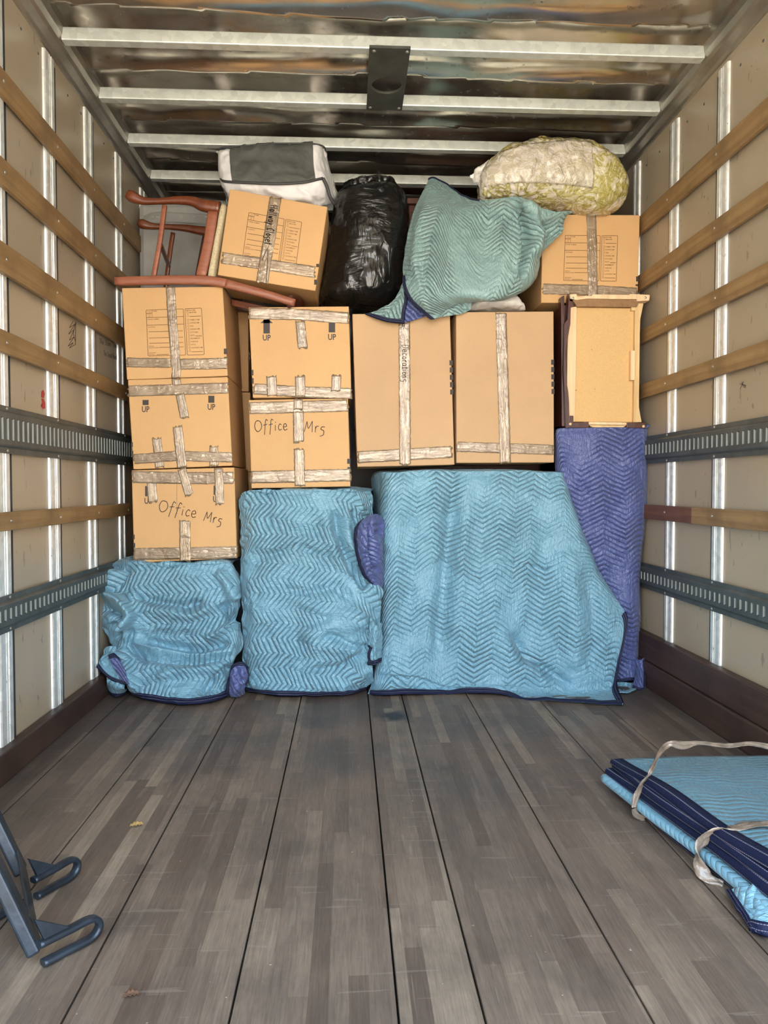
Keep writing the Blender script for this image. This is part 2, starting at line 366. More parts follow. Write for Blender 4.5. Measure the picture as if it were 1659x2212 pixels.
def grid_faces(nv, nu, off=0):
    i, j = np.meshgrid(np.arange(nv - 1), np.arange(nu - 1), indexing='ij'); a = (i * nu + j + off).ravel()
    return np.stack([a, a + nu, a + nu + 1, a + 1], 1)
def arc_uv(G):
    u = np.concatenate([np.zeros((G.shape[0], 1)), np.cumsum(np.linalg.norm(np.diff(G, axis=1), axis=2), 1)], 1)
    v = np.concatenate([np.zeros((1, G.shape[1])), np.cumsum(np.linalg.norm(np.diff(G, axis=0), axis=2), 0)], 0)
    u = u - u[:, u.shape[1] // 2][:, None]
    return np.stack([u, -v], 2)
def segdist(x, y, pts):
    D = np.full(x.shape, 1e9); T = np.zeros(x.shape); side = np.zeros(x.shape); acc = 0; tot = 0
    L = [math.hypot(b[0] - a[0], b[1] - a[1]) for a, b in zip(pts, pts[1:])]; tot = sum(L)
    for (a, b), l in zip(zip(pts, pts[1:]), L):
        dx, dy = b[0] - a[0], b[1] - a[1]; t = np.clip(((x - a[0]) * dx + (y - a[1]) * dy) / (l * l), 0, 1)
        ex, ey = x - a[0] - t * dx, y - a[1] - t * dy; d = np.hypot(ex, ey); m = d < D
        D = np.where(m, d, D); T = np.where(m, (acc + t * l) / tot, T); side = np.where(m, np.sign(dx * (y - a[1]) - dy * (x - a[0])), side); acc += l
    return D, T, side
def apply_folds(G, N, folds, fs=1.35):
    """folds: (points px, width px, height m[, 'step']) — raised ridges, grooves (negative) or steps (raised on the left of the path)"""
    if not folds: return G
    d = G - CC; z = d @ CF; x = 829.5 + FPX * (d @ CR) / z; y = 1106 - FPX * (d @ CU) / z
    H = np.zeros(x.shape)
    for f in folds:
        D, T, sd_ = segdist(x, y, f[0]); tap = np.clip(np.minimum(T, 1 - T) * 6, 0, 1); tap = tap * tap * (3 - 2 * tap)
        if len(f) > 3: H += f[2] * np.where(sd_ < 0, np.clip(D / f[1], 0, 1) ** .5 * np.exp(-D / (f[1] * 5)), 0) * tap
        else: H += fs * f[2] * np.exp(-(D / f[1]) ** 2) * tap
    return G + N * H[..., None]
def sheet(name, net, mat, parent, res=(120, 120), folds=None, amp=.006, nscale=5, seed=0, thick=.006, flip=False, crumple=0., under=None, fs=1.35):
    net = np.array(net, float); G = surf(net, *res); N = normals(G)
    if (N[..., 1].mean() > 0) != flip: N = -N
    UV0 = arc_uv(G)
    G = apply_folds(G, N, folds, fs)
    h = fbm(G, nscale, seed) * amp
    if crumple: h = h + (1 - np.abs(fbm(G, nscale * 2.2, seed + 9, 3)) * 2) * crumple
    G = G + N * h[..., None]
    nv, nu = res; uv = UV0.reshape(-1, 2)
    V = G.reshape(-1, 3); F = grid_faces(nv, nu)
    B = (G - N * thick).reshape(-1, 3); F2 = grid_faces(nv, nu, nv * nu)[:, ::-1]
    idx = np.arange(nv * nu).reshape(nv, nu); loop = np.concatenate([idx[0], idx[1:, -1], idx[-1, -2::-1], idx[-2:0:-1, 0]])
    nx = np.roll(loop, -1); F3 = np.stack([loop, nx, nx + nv * nu, loop + nv * nu], 1)
    mi = [0] * len(F) + [1 if under else 0] * len(F2) + [0] * len(F3)
    o = raw_p(name, np.concatenate([V, B]), np.concatenate([F, F2, F3]), mat, parent, uv=np.concatenate([uv, uv]), smooth=True, mats=[mat, under or mat], midx=mi)
    return o, G, N
def hem(name, G, N, edge, parent, width=.028, rng=(0, 1), off=.004, mat=None):
    """a bound edge: strip of the given width along one edge of the grid, wrapped round it"""
    if edge == 'bottom': A, B = G[::-1], N[::-1]
    elif edge == 'top': A, B = G, N
    elif edge == 'left': A, B = np.swapaxes(G, 0, 1), np.swapaxes(N, 0, 1)
    else: A, B = np.swapaxes(G, 0, 1)[::-1], np.swapaxes(N, 0, 1)[::-1]
    n = A.shape[1]; j0, j1 = int(rng[0] * (n - 1)), int(rng[1] * (n - 1)) + 1; A = A[:, j0:j1]; B = B[:, j0:j1]; n = A.shape[1]
    d = np.concatenate([np.zeros((1, n)), np.cumsum(np.linalg.norm(np.diff(A, axis=0), axis=2), 0)], 0)
    rows = []; fr = [0, .2, .4, .6, .8, 1.0]
    for f in fr:
        row = np.array([[np.interp(f * width, d[:, j], A[:, j, k]) for k in range(3)] for j in range(n)])
        nr = np.array([[np.interp(f * width, d[:, j], B[:, j, k]) for k in range(3)] for j in range(n)])
        rows.append((row, nr))
    prof = [(1.0, -.3), (1.0, .7), (.85, 1.0), (.6, 1.0), (.5, .6), (.4, 1.0), (.12, 1.0), (0, .3)]
    out = []; vs = []
    def at(f):
        q = f * 5; i = min(int(q), 4); t = q - i; return rows[i][0] * (1 - t) + rows[i + 1][0] * t, rows[i][1] * (1 - t) + rows[i + 1][1] * t
    e0, n0 = rows[0]; dirv = rows[0][0] - rows[1][0]; dirv /= np.maximum(np.linalg.norm(dirv, axis=1, keepdims=True), 1e-9)
    for f, h in prof: p, nn = at(f); out.append(p + nn * off * h); vs.append(f)
    out.append(e0 + dirv * .004 - n0 * .003); vs.append(0.)
    out.append(at(.3)[0] - at(.3)[1] * (.010)); vs.append(.3)
    out.append(at(1.)[0] - at(1.)[1] * (.008)); vs.append(1.)
    out.append(out[0]); vs.append(1.)
    K = len(out); Q = np.array(out); s = np.concatenate([[0], np.cumsum(np.linalg.norm(np.diff(Q[1], axis=0), axis=1))])
    uv = np.array([[(s[j], v) for j in range(n)] for v in vs]).reshape(-1, 2)
    return raw_p(name, Q.reshape(-1, 3), grid_faces(K, n), mat or M_hem, parent, uv=uv, smooth=True)
def sweep(name, pts, wid, mat, parent=None, n=10, power=2.6, samples=None, up=(0, 1, 0), smooth=True):
    """tube along pts; wid list of (a,b) half sizes (a in-plane, b along up)"""
    pts = np.array(pts, float); wid = np.array([(w, w) if np.isscalar(w) else w for w in wid], float)
    if len(wid) == 1: wid = np.repeat(wid, len(pts), 0)
    m = samples or max(2, (len(pts) - 1) * 6 + 1)
    if len(pts) > 2: C = cat_rom(pts, m); Wd = cat_rom(wid, m)
    else: C = np.linspace(pts[0], pts[1], m); Wd = np.linspace(wid[0], wid[1], m)
    T = np.gradient(C, axis=0); T /= np.linalg.norm(T, axis=1, keepdims=True); upv = np.array(up, float)
    A = np.cross(T, upv); A /= np.linalg.norm(A, axis=1, keepdims=True); Bv = np.cross(A, T)
    th = np.linspace(0, 2 * math.pi, n, endpoint=False) + math.pi / n; c, s = np.cos(th), np.sin(th)
    e = 2 / power; cx = np.sign(c) * np.abs(c) ** e; sx = np.sign(s) * np.abs(s) ** e
    V = C[:, None] + A[:, None] * (Wd[:, 0, None] * cx)[..., None] + Bv[:, None] * (Wd[:, 1, None] * sx)[..., None]
    F = []
    for i in range(m - 1):
        for j in range(n): k = (j + 1) % n; F.append((i * n + j, i * n + k, (i + 1) * n + k, (i + 1) * n + j))
    F.append(tuple(range(n))[::-1]); F.append(tuple((m - 1) * n + j for j in range(n)))
    o = raw_p(name, V.reshape(-1, 3), F, mat, parent, smooth=smooth)
    if smooth:
        for p in o.data.polygons[-2:]: p.use_smooth = False
    return o
def pillow(name, pairs, Y, bulge, mat, parent, nu=90, nt=56, power=2.3, amp=.01, nscale=6, seed=0, crumple=0., world=False):
    """closed soft body; pairs = list of ((px,py),(px,py)) opposite silhouette points; bulge = half depth per pair"""
    A = np.array([PY(p[0], p[1], Y) for p, q in pairs]); B = np.array([PY(q[0], q[1], Y) for p, q in pairs])
    A = cat_rom(A, nu); B = cat_rom(B, nu); bu = cat_rom(np.array(bulge, float)[:, None], nu)[:, 0]
    th = np.linspace(0, 2 * math.pi, nt); c, s = np.cos(th), np.sin(th); e = 2 / power
    c = np.sign(c) * np.abs(c) ** e; s = np.sign(s) * np.abs(s) ** e
    mid = (A + B) / 2; half = (A - B) / 2
    G = mid[:, None] + half[:, None] * c[None, :, None]; G[..., 1] = Y - bu[:, None] * s[None, :]
    N = normals(G, True); cen = G.mean((0, 1)); 
    if ((G - cen) * N).sum() < 0: N = -N
    h = fbm(G, nscale, seed) * amp
    if crumple: h = h + (1 - np.abs(fbm(G, nscale * 2.5, seed + 5, 3)) * 2) * crumple
    G = G + N * h[..., None]; G[:, -1] = G[:, 0]
    V = G[:, :-1].reshape(-1, 3); n = nt - 1; F = []
    for i in range(nu - 1):
        for j in range(n): k = (j + 1) % n; F.append((i * n + j, (i + 1) * n + j, (i + 1) * n + k, i * n + k))
    F.append(tuple(range(n))); F.append(tuple((nu - 1) * n + j for j in range(n))[::-1])
    o = raw_p(name, V, F, mat, parent, smooth=True)
    return o, G, N
def patch(name, G, N, i0, i1, j0, j1, off, mat, parent):
    Q = (G + N * off)[i0:i1, j0:j1]; nv, nu = Q.shape[:2]; B = (G + N * (off - .003))[i0:i1, j0:j1]
    V = np.concatenate([Q.reshape(-1, 3), B.reshape(-1, 3)]); F = grid_faces(nv, nu); F2 = grid_faces(nv, nu, nv * nu)[:, ::-1]
    idx = np.arange(nv * nu).reshape(nv, nu); loop = np.concatenate([idx[0], idx[1:, -1], idx[-1, -2::-1], idx[-2:0:-1, 0]]); nx = np.roll(loop, -1)
    F3 = np.stack([loop, nx, nx + nv * nu, loop + nv * nu], 1)
    uv = arc_uv(Q).reshape(-1, 2)
    return raw_p(name, V, np.concatenate([F, F2, F3]), mat, parent, smooth=True, uv=np.concatenate([uv, uv]))

# ================================================================== the truck body
XL, XR, Y0, Y1 = -1.116, 1.436, 0.15, 5.35          # lining planes; rear opening and front bulkhead
PXL, PXR = -1.104, 1.424                            # faces of the posts
# floor: planks side by side with dark gaps between them
seams = [-1.116, -.985, -.735, -.50, -.209, .087, .238, .530, .835, 1.10, 1.436]
V, F, mi = [], [], []
for a, b in zip(seams, seams[1:]):
    v, f = boxv((a + .0022, Y0, -.03), (b - .0022, Y1, 0)); F += [tuple(i + len(V) for i in q) for q in f]; mi += [0] * 6; V += list(v)
v, f = boxv((XL, Y0, -.09), (XR, Y1, -.028)); F += [tuple(i + len(V) for i in q) for q in f]; mi += [1] * 6; V += list(v)
fl = raw_p('floor', V, F, M_floor, mats=[M_floor, M_dark], midx=mi); struct(fl); bevel(fl, .0015, 1)
for nm, a, b in (('wall_left', XL - .04, XL), ('wall_right', XR, XR + .04)):
    w = box_o(nm, (a, Y0, -.09), (b, Y1, 2.70), M_panel, bw=0); struct(w)
struct(box_o('wall_front', (XL, Y1, -.05), (XR, Y1 + .04, 2.70), M_panel, bw=0))
# roof skin with its dents, lapped and rippled at every beam
BY = [2.78 + .41 * (k - 6) for k in range(13)]
nx, ny = 170, 620
X_, Y_ = np.meshgrid(np.linspace(XL - .02, XR + .02, nx), np.linspace(Y0, Y1, ny), indexing='xy')
P_ = np.stack([X_, Y_, np.zeros_like(X_)], 2)
Zr = 2.662 + fbm(P_, 2.0, 3) * .010 + noise(P_ * [1, 2.2, 1], 1.3, 8) * .012
for k, by in enumerate(BY):
    wv = .010 + .010 * noise(P_[:1, :] * [1, 0, 1] + [0, k * 3.1, 0], 1.6, 21)[0][None, :] + .006 * noise(P_[:1] * [1, 0, 1] + [0, k, 0], 5, 22)[0][None, :]
    edge = by - .020 - wv * 1.2
    t_ = np.clip((Y_ - (edge - .085)) / .085, 0, 1); Zr -= np.where((Y_ < edge), t_ ** 2 * (.020 + wv * .8), 0)
V = np.stack([X_, Y_, Zr], 2).reshape(-1, 3); top = V + [0, 0, .012]
idx = np.arange(ny * nx).reshape(ny, nx); loop = np.concatenate([idx[0], idx[1:, -1], idx[-1, -2::-1], idx[-2:0:-1, 0]]); nxl = np.roll(loop, -1)
F = np.concatenate([grid_faces(ny, nx), grid_faces(ny, nx, ny * nx)[:, ::-1], np.stack([loop, nxl, nxl + ny * nx, loop + ny * nx], 1)])
struct(raw_p('ceiling', np.concatenate([V, top]), F, M_roof, smooth=True))
# cove rails where the roof meets the walls
def prism_y(name, prof, ya, yb, mat, parent=None, smooth=False):
    n = len(prof); V = [(x, ya, z) for x, z in prof] + [(x, yb, z) for x, z in prof]
    F = [(i, (i + 1) % n, (i + 1) % n + n, i + n) for i in range(n)] + [tuple(range(n))[::-1], tuple(range(n, 2 * n))]
    return raw_p(name, V, F, mat, parent, smooth=smooth)
for k, (sx, x0) in enumerate(((1, XL - .014), (-1, XR + .014))):
    pr = [(0, 2.700), (0, 2.545), (.006, 2.545), (.008, 2.553), (.022, 2.556), (.030, 2.566), (.060, 2.572), (.070, 2.580), (.080, 2.600), (.084, 2.628), (.070, 2.700)]
    o = prism_y('trim_%d' % (k + 1), [(x0 + sx * a, z) for a, z in pr], Y0, Y1, M_rail); struct(o); bevel(o, .002)
# kick boards
struct(box_o('baseboard_left', (XL, Y0, 0), (-1.075, Y1, .098), M_kick, bw=.005))
kr = box_o('baseboard_right', (1.385, Y0, 0), (XR, Y1, .118), M_kick, bw=.006); struct(kr)
raw_k = box_o('upper_board', (1.392, Y0, .120), (XR, Y1, .243), M_kick, kr, bw=.006)

ORD = ['nearest the camera', 'second from the camera', 'third from the camera', 'fourth from the camera', 'fifth from the camera', 'sixth from the camera', 'seventh from the camera']
def dome(name, p, ax, r, mat, parent, h=.5):
    ax = Vector(ax).normalized(); q = ax.to_track_quat('Z', 'Y'); V, F = [], []
    for i in range(4):
        a = i / 3 * math.pi / 2 * .94
        for j in range(10):
            b = j * math.tau / 10; v = q @ Vector((r * math.cos(a) * math.cos(b), r * math.cos(a) * math.sin(b), r * h * math.sin(a))); V.append(np.array(p) + v)
    for i in range(3):
        for j in range(10): F.append((i * 10 + j, i * 10 + (j + 1) % 10, (i + 1) * 10 + (j + 1) % 10, (i + 1) * 10 + j))
    F.append(tuple(range(30, 40))); F.append(tuple(range(10))[::-1])
    return raw_p(name, V, F, mat, parent, smooth=True)
# roof beams
vis = 0
for k, by in enumerate(BY):
    if by < 2.3 or by > 4.9: 
        if by < 2.3 or by > 5.2: pass
    y = by + .06
    if y < .3: continue
    V, F = boxv((XL + .061, y, 2.580), (XR - .061, y + .042, 2.628))
    o = raw_p('roof_beam', V, F, M_beam); bevel(o, .004, 2)
    if by > 2.7 and by < 4.1:
        lab = 'galvanised roof beam %s across the ceiling' % ['nearest the camera', 'second from the camera', 'third from the camera', 'fourth from the camera, behind the packed bags'][vis]; vis += 1
    else:
        lab = 'galvanised roof beam further forward, hidden above the load' if by > 4.1 else 'galvanised roof beam near the rear opening'
    tag(rebase(o, ((XL + XR) / 2, y, 2.58)), lab, 'beam', 'roof beams')
# wall posts
prof = [(-.047, 0), (-.045, .007), (-.040, .0105), (-.012, .0115), (-.010, .004), (-.006, .004), (-.004, .0105), (.000, .0115), (.004, .0105), (.006, .004), (.010, .004), (.012, .0115), (.036, .0115), (.043, .009), (.045, 0)]
def post(side, yc, z1, label, w=1.0):
    sx, x0 = (1, XL) if side == 'left' else (-1, XR)
    pr = [(yc + a * w, x0 + sx * b) for a, b in prof]; n = len(pr); zb = .095 if side == 'left' else .243
    V = [(x, y, zb) for y, x in pr] + [(x, y, z1) for y, x in pr]
    F = [(i, (i + 1) % n, (i + 1) % n + n, i + n) for i in range(n)] + [tuple(range(n))[::-1], tuple(range(n, 2 * n))]
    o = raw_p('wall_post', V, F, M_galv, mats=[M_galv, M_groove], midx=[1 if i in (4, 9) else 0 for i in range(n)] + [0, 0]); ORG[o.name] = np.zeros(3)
    tag(rebase(o, (x0, yc, zb)), label, 'post', 'posts on the %s wall' % side)
    box_o('shade_strip', (min(x0, x0 + sx * .002), yc + .0455 * w, zb), (max(x0, x0 + sx * .002), yc + (.0455 + (.028 if side == 'left' else .022)) * w, z1 - .01), M_shade, o, bw=0)  # thin dark strip paints the shade on the lining beyond the post
    for zz in (2.47, 2.43, .30, .93): dome('rivet', (x0 + sx * .006, yc + random.uniform(-.01, .01), zz), (sx, 0, 0), .007, M_track, o)
    return o
for k in range(13):
    yc = 2.865 + .4215 * (k - 6)
    if yc > Y0 + .1 and yc < Y1 - .1:
        d = {5: 'at the left edge of the picture, ' + ORD[0], 6: ORD[1], 7: ORD[2], 8: ORD[3], 9: 'fifth from the camera, behind the chair legs'}.get(k, 'near the rear opening, out of the picture' if k < 5 else 'forward of the load')
        post('left', yc, 2.538, 'galvanised post on the left wall %s' % d)
    yc = 2.805 + .4265 * (k - 6)
    if yc > Y0 + .1 and yc < Y1 - .1:
        d = {6: ORD[0], 7: ORD[1], 8: 'third from the camera, beside the floral bag'}.get(k, 'near the rear opening, out of the picture' if k < 6 else 'forward of the load')
        post('right', yc, 2.530, 'galvanised post on the right wall %s' % d, .85)
# hardwood slats
SL = [(2.250, 2.168), (1.972, 1.885), (1.703, 1.612), (1.428, 1.358), (.853, .792)]; SR = [(2.238, 2.152), (1.958, 1.880), (1.686, 1.620), (1.426, 1.356), (.850, .782)]
nth = ['topmost', 'second from the top', 'third from the top', 'fourth from the top', 'lowest']
for side, L in (('left', SL), ('right', SR)):
    for k, (zt, zb) in enumerate(L):
        x0, x1 = (PXL, PXL + .019) if side == 'left' else (PXR - .019, PXR)
        V = []; ys = np.linspace(Y0, Y1, 60); 
        for y in ys:
            wz = noise([[y, k, 0]], 1.2, 5)[0] * .003; wb = noise([[y, k, 3]], 2.5, 6)[0] * .0025
            V += [(x0, y, zt + wz), (x1, y, zt + wz), (x1, y, zb + wb), (x0, y, zb + wb)]
        F = [(i * 4 + j, i * 4 + (j + 1) % 4, i * 4 + 4 + (j + 1) % 4, i * 4 + 4 + j) for i in range(59) for j in range(4)] + [(0, 1, 2, 3), (239, 238, 237, 236)]
        red = side == 'right' and k == 4
        o = raw_p('wall_slat', V, F, M_slat); bevel(o, .003, 2)
        if red: 
            o.data.materials.append(M_slatr)
            for p in o.data.polygons:
                if p.center.y > 2.97: p.material_index = 1
        extra = {('left', 4): ', between the two slotted tracks', ('right', 4): ', with a reddish far end, between the two slotted tracks'}.get((side, k), '')
        tag(rebase(o, (x0, Y0, zb)), '%s brown hardwood slat on the %s wall%s' % (nth[k], side, extra), 'slat', 'slats on the %s wall' % side)
        xf = x1 if side == 'left' else x0; sx = 1 if side == 'left' else -1
        for q in range(3, 9):
            yc = (2.865 + .4215 * (q - 6)) if side == 'left' else (2.805 + .4265 * (q - 6))
            dome('bolt', (xf, yc + random.uniform(-.012, .012), (zt + zb) / 2 + random.uniform(-.006, .006)), (sx, 0, 0), .0065, M_bolt, o)
# slotted lashing tracks
def track(side, zt, zb, label):
    sx, x0 = (1, PXL) if side == 'left' else (-1, PXR)
    X = lambda d: x0 + sx * d
    V, F, mi = [], [], []
    def quad(a, b, c, d, m=0): F.append((len(V), len(V) + 1, len(V) + 2, len(V) + 3)); V.extend([a, b, c, d]); mi.append(m)
    h = zt - zb; pz = [(zt, 0), (zt, .006), (zt - .016, .006), (zt - .022, .016), (zt - .026, .018)]; s1, s0 = zt - .040, zb + .042
    pb = [(zb + .028, .018), (zb + .024, .016), (zb + .018, .006), (zb, .006), (zb, 0)]
    for P in (pz, pb):
        for (za, da), (zc, dc) in zip(P, P[1:]): quad((X(da), Y0, za), (X(da), Y1, za), (X(dc), Y1, zc), (X(dc), Y0, zc))
    quad((X(.018), Y0, zt - .026), (X(.018), Y1, zt - .026), (X(.018), Y1, s1), (X(.018), Y0, s1))
    quad((X(.018), Y0, s0), (X(.018), Y1, s0), (X(.018), Y1, zb + .028), (X(.018), Y0, zb + .028))
    n = int((Y1 - Y0) / .0375); y = Y0
    for i in range(n):
        ya = Y0 + i * .0375; yb = ya + .0225; yc = ya + .0375
        quad((X(.018), ya, s1), (X(.018), yb, s1), (X(.018), yb, s0), (X(.018), ya, s0))
        r = .004
        for (p, q, sg) in ((ya, yc, 0),):
            quad((X(.018), yb, s1), (X(.018), yc, s1), (X(.006), yc, s1 - .004), (X(.006), yb, s1 - .004), 2)
            quad((X(.018), yb, s0), (X(.018), yc, s0), (X(.006), yc, s0 + .004), (X(.006), yb, s0 + .004), 2)
            quad((X(.018), yb, s1), (X(.018), yb, s0), (X(.004), yb + .0015, s0 + .003), (X(.004), yb + .0015, s1 - .003), 2)
            quad((X(.018), yc, s1), (X(.018), yc, s0), (X(.004), yc - .0015, s0 + .003), (X(.004), yc - .0015, s1 - .003), 1)
    o = raw_p('lashing_track', V, F, M_track, mats=[M_track, M_lip, M_shade], midx=mi)  # slot shading sits in the colours: dark recess faces, pale far lips
    tag(rebase(o, (X(0), Y0, zb)), label, 'track', 'slotted tracks')
    for q in range(3, 9):
        yq = (2.865 + .4215 * (q - 6)) if side == 'left' else (2.805 + .4265 * (q - 6))
        for zz in (zt - .008, zb + .009): dome('rivet', (X(.006), yq + .01, zz), (sx, 0, 0), .006, M_bolt, o)
track('left', 1.192, 1.040, 'upper grey slotted steel track on the left wall'); track('left', .582, .463, 'lower grey slotted steel track on the left wall')
track('right', 1.172, 1.042, 'upper grey slotted steel track on the right wall'); track('right', .568, .448, 'lower grey slotted steel track on the right wall')
# small screw heads in the lining
for side, pts in (('left', [(45, 62), (82, 115), (146, 206), (175, 245), (245, 342), (224, 310)]), ('right', [(1600, 140), (1649, 88), (1521, 225), (1485, 262), (1425, 328), (1397, 357)])):
    wl = bpy.data.objects['wall_' + side]; x0 = XL if side == 'left' else XR
    for p in pts: dome('screw', PX(p[0], p[1], x0), (1 if side == 'left' else -1, 0, 0), .0055, M_track, wl)

# bracket plate with the round hole, screwed under the first two beams
br = thing('ceiling_bracket', 'dark bracket plate with a round hole under the two nearest roof beams', 'bracket', (.16, 3.0, 2.572))
bx0, bx1, bya, byb, hc, hr = .082, .236, 2.815, 3.268, (.160, 3.075), .062
n = 40; V, F = [], []
outer, inner = [], []
for i in range(n):
    a = i * math.tau / n; c, s = math.cos(a), math.sin(a); inner.append((hc[0] + hr * c, hc[1] + hr * s))
    tx = ((bx1 - hc[0]) if c > 0 else (hc[0] - bx0)) / max(abs(c), 1e-6); ty = ((byb - hc[1]) if s > 0 else (hc[1] - bya)) / max(abs(s), 1e-6); tt = min(tx, ty)
    outer.append((hc[0] + tt * c, hc[1] + tt * s))
for cx, cy in ((bx0, bya), (bx1, bya), (bx0, byb), (bx1, byb)):
    j = min(range(n), key=lambda i: (outer[i][0] - cx) ** 2 + (outer[i][1] - cy) ** 2); outer[j] = (cx, cy)
for z in (2.568, 2.578):
    V += [(x, y, z) for x, y in outer] + [(x, y, z) for x, y in inner]
for i in range(n):
    k = (i + 1) % n
    F += [(i, k, n + k, n + i), (2 * n + i, 3 * n + i, 3 * n + k, 2 * n + k), (i, 2 * n + i, 2 * n + k, k), (n + i, n + k, 3 * n + k, 3 * n + i)]
raw_p('plate', V, F, M_bracket, br)
for x, y in ((.098, 3.25), (.222, 3.25), (.10, 2.835), (.225, 2.835)): dome('screw', (x, y, 2.568), (0, 0, -1), .008, M_bolt, br)

# ================================================================== writing and print helpers
def flat_strip(quads, name, mat, parent):
    """list of convex polygons (world points, coplanar with the face) -> thin printed mesh"""
    V, F = [], []
    for q in quads: F.append(tuple(range(len(V), len(V) + len(q)))); V.extend(q)
    V = np.asarray(V, float).reshape(-1, 3); me = bpy.data.meshes.new(name); me.from_pydata((V - ORG[parent.name]).tolist(), [], F); me.materials.append(mat); me.update()
    o = bpy.data.objects.new(name, me); COL.objects.link(o); o.parent = parent; ORG[o.name] = ORG[parent.name]; return o
def text_polys(s, bold=0.0, xs=1.0):
    cu = bpy.data.curves.new('t', 'FONT'); cu.body = s; cu.size = 1.0; cu.offset = bold; cu.resolution_u = 2; cu.fill_mode = 'FRONT'; cu.dimensions = '2D'
    ob = bpy.data.objects.new('t', cu); COL.objects.link(ob); bpy.context.view_layer.update()
    me = bpy.data.meshes.new_from_object(ob.evaluated_get(bpy.context.evaluated_depsgraph_get()))
    out = [[(me.vertices[i].co.x * xs, me.vertices[i].co.y) for i in p.vertices] for p in me.polygons]
    w = max((v.co.x for v in me.vertices), default=0) * xs; h = max((v.co.y for v in me.vertices), default=1)
    bpy.data.objects.remove(ob); bpy.data.curves.remove(cu); bpy.data.meshes.remove(me); return out, w, h
_tc = {}
def text_on(s, f, x, y, hgt, width=None, bold=0.0, xs=1.0):
    """f(x, y) maps layout coords (y down) to a world point; baseline-left at x, y"""
    k = (s, bold, xs)
    if k not in _tc: _tc[k] = text_polys(s, bold, xs)
    P, w, h = _tc[k]; sy = hgt / h; sx = (width / w) if width else sy
    return [[f(x + a * sx, y - b * sy) for a, b in p] for p in P]
def line_q(f, a, b, w):
    dx, dy = b[0] - a[0], b[1] - a[1]; l = math.hypot(dx, dy) or 1; nx_, ny_ = -dy / l * w / 2, dx / l * w / 2
    return [f(a[0] + nx_, a[1] + ny_), f(b[0] + nx_, b[1] + ny_), f(b[0] - nx_, b[1] - ny_), f(a[0] - nx_, a[1] - ny_)]
GL = {  # handwritten letters: strokes in a box about 1 high (y down, baseline 1)
 'O': (1.0, [[(.5, 0), (.2, .1), (.02, .5), (.2, .9), (.5, .98), (.85, .75), (.95, .4), (.75, .08), (.4, .02)]]),
 'f': (.55, [[(.6, .05), (.42, -.05), (.3, .15), (.2, .7), (.08, 1.3)], [(.02, .45), (.5, .38)]]),
 'i': (.3, [[(.12, .5), (.1, .98)], [(.16, .22), (.18, .27)]]),
 'c': (.5, [[(.45, .5), (.25, .42), (.05, .7), (.15, .97), (.45, .9)]]),
 'e': (.55, [[(.08, .72), (.45, .66), (.35, .42), (.1, .5), (.03, .8), (.2, 1.0), (.52, .92)]]),
 'M': (.95, [[(.0, 1.0), (.22, .1)], [(.22, .1), (.42, .7), (.8, .05)], [(.8, .05), (.85, 1.0)]]),
 'r': (.45, [[(.08, .5), (.1, 1.0)], [(.1, .7), (.22, .48), (.42, .46)]]),
 's': (.55, [[(.5, .5), (.2, .5), (.12, .72), (.42, .85), (.4, 1.2), (.05, 1.35)]]),
 'H': (.75, [[(.08, 0), (.05, 1)], [(.62, 0), (.6, 1)], [(.05, .52), (.62, .48)]]),
 'a': (.55, [[(.45, .5), (.2, .42), (.03, .7), (.15, .98), (.42, .85), (.46, .5), (.5, 1.0)]]),
 'l': (.25, [[(.12, .0), (.1, 1.0)]]),
 'w': (.65, [[(.02, .5), (.15, .98), (.3, .6), (.44, .98), (.6, .48)]]),
 'y': (.5, [[(.05, .48), (.22, .9)], [(.48, .45), (.22, .95), (.05, 1.45)]]),
 'C': (.6, [[(.55, .15), (.3, .02), (.05, .45), (.15, .95), (.55, .9)]]),
 'o': (.5, [[(.25, .45), (.05, .65), (.12, .95), (.38, .95), (.45, .62), (.25, .45)]]),
 't': (.4, [[(.2, .1), (.18, .95), (.35, .95)], [(.02, .42), (.38, .38)]]),
 '/': (.4, [[(.4, -.2), (.0, 1.25)]]), 'T': (.6, [[(.0, .05), (.6, .0)], [(.3, .02), (.28, 1.0)]]),
 'h': (.5, [[(.08, 0), (.06, 1)], [(.06, .65), (.3, .45), (.42, 1)]]), 'm': (.7, [[(.04, .5), (.05, 1)], [(.05, .6), (.22, .45), (.3, 1)], [(.3, .6), (.48, .45), (.58, 1)]]),
 'S': (.6, [[(.55, .1), (.25, 0), (.08, .25), (.5, .6), (.4, .95), (.02, .9)]]), 'u': (.5, [[(.05, .5), (.1, .95), (.35, .9), (.42, .5), (.46, 1)]]),
 'k': (.5, [[(.06, 0), (.06, 1)], [(.42, .45), (.08, .7), (.45, 1)]]), 'D': (.7, [[(.08, 0), (.05, 1), (.5, .85), (.6, .4), (.3, .02), (.05, .02)]]),
 'd': (.55, [[(.45, .5), (.15, .45), (.05, .85), (.35, .98), (.48, .0), (.48, 1)]]), 'B': (.6, [[(.06, 0), (.06, 1), (.5, .85), (.42, .5), (.08, .48)], [(.08, .45), (.42, .3), (.35, .02), (.05, .02)]]),
 'n': (.5, [[(.05, .5), (.06, 1)], [(.06, .62), (.28, .45), (.4, 1)]]), ' ': (.45, []), '9': (.5, [[(.4, .3), (.2, .05), (.05, .3), (.25, .5), (.42, .3), (.38, 1)]]),
}
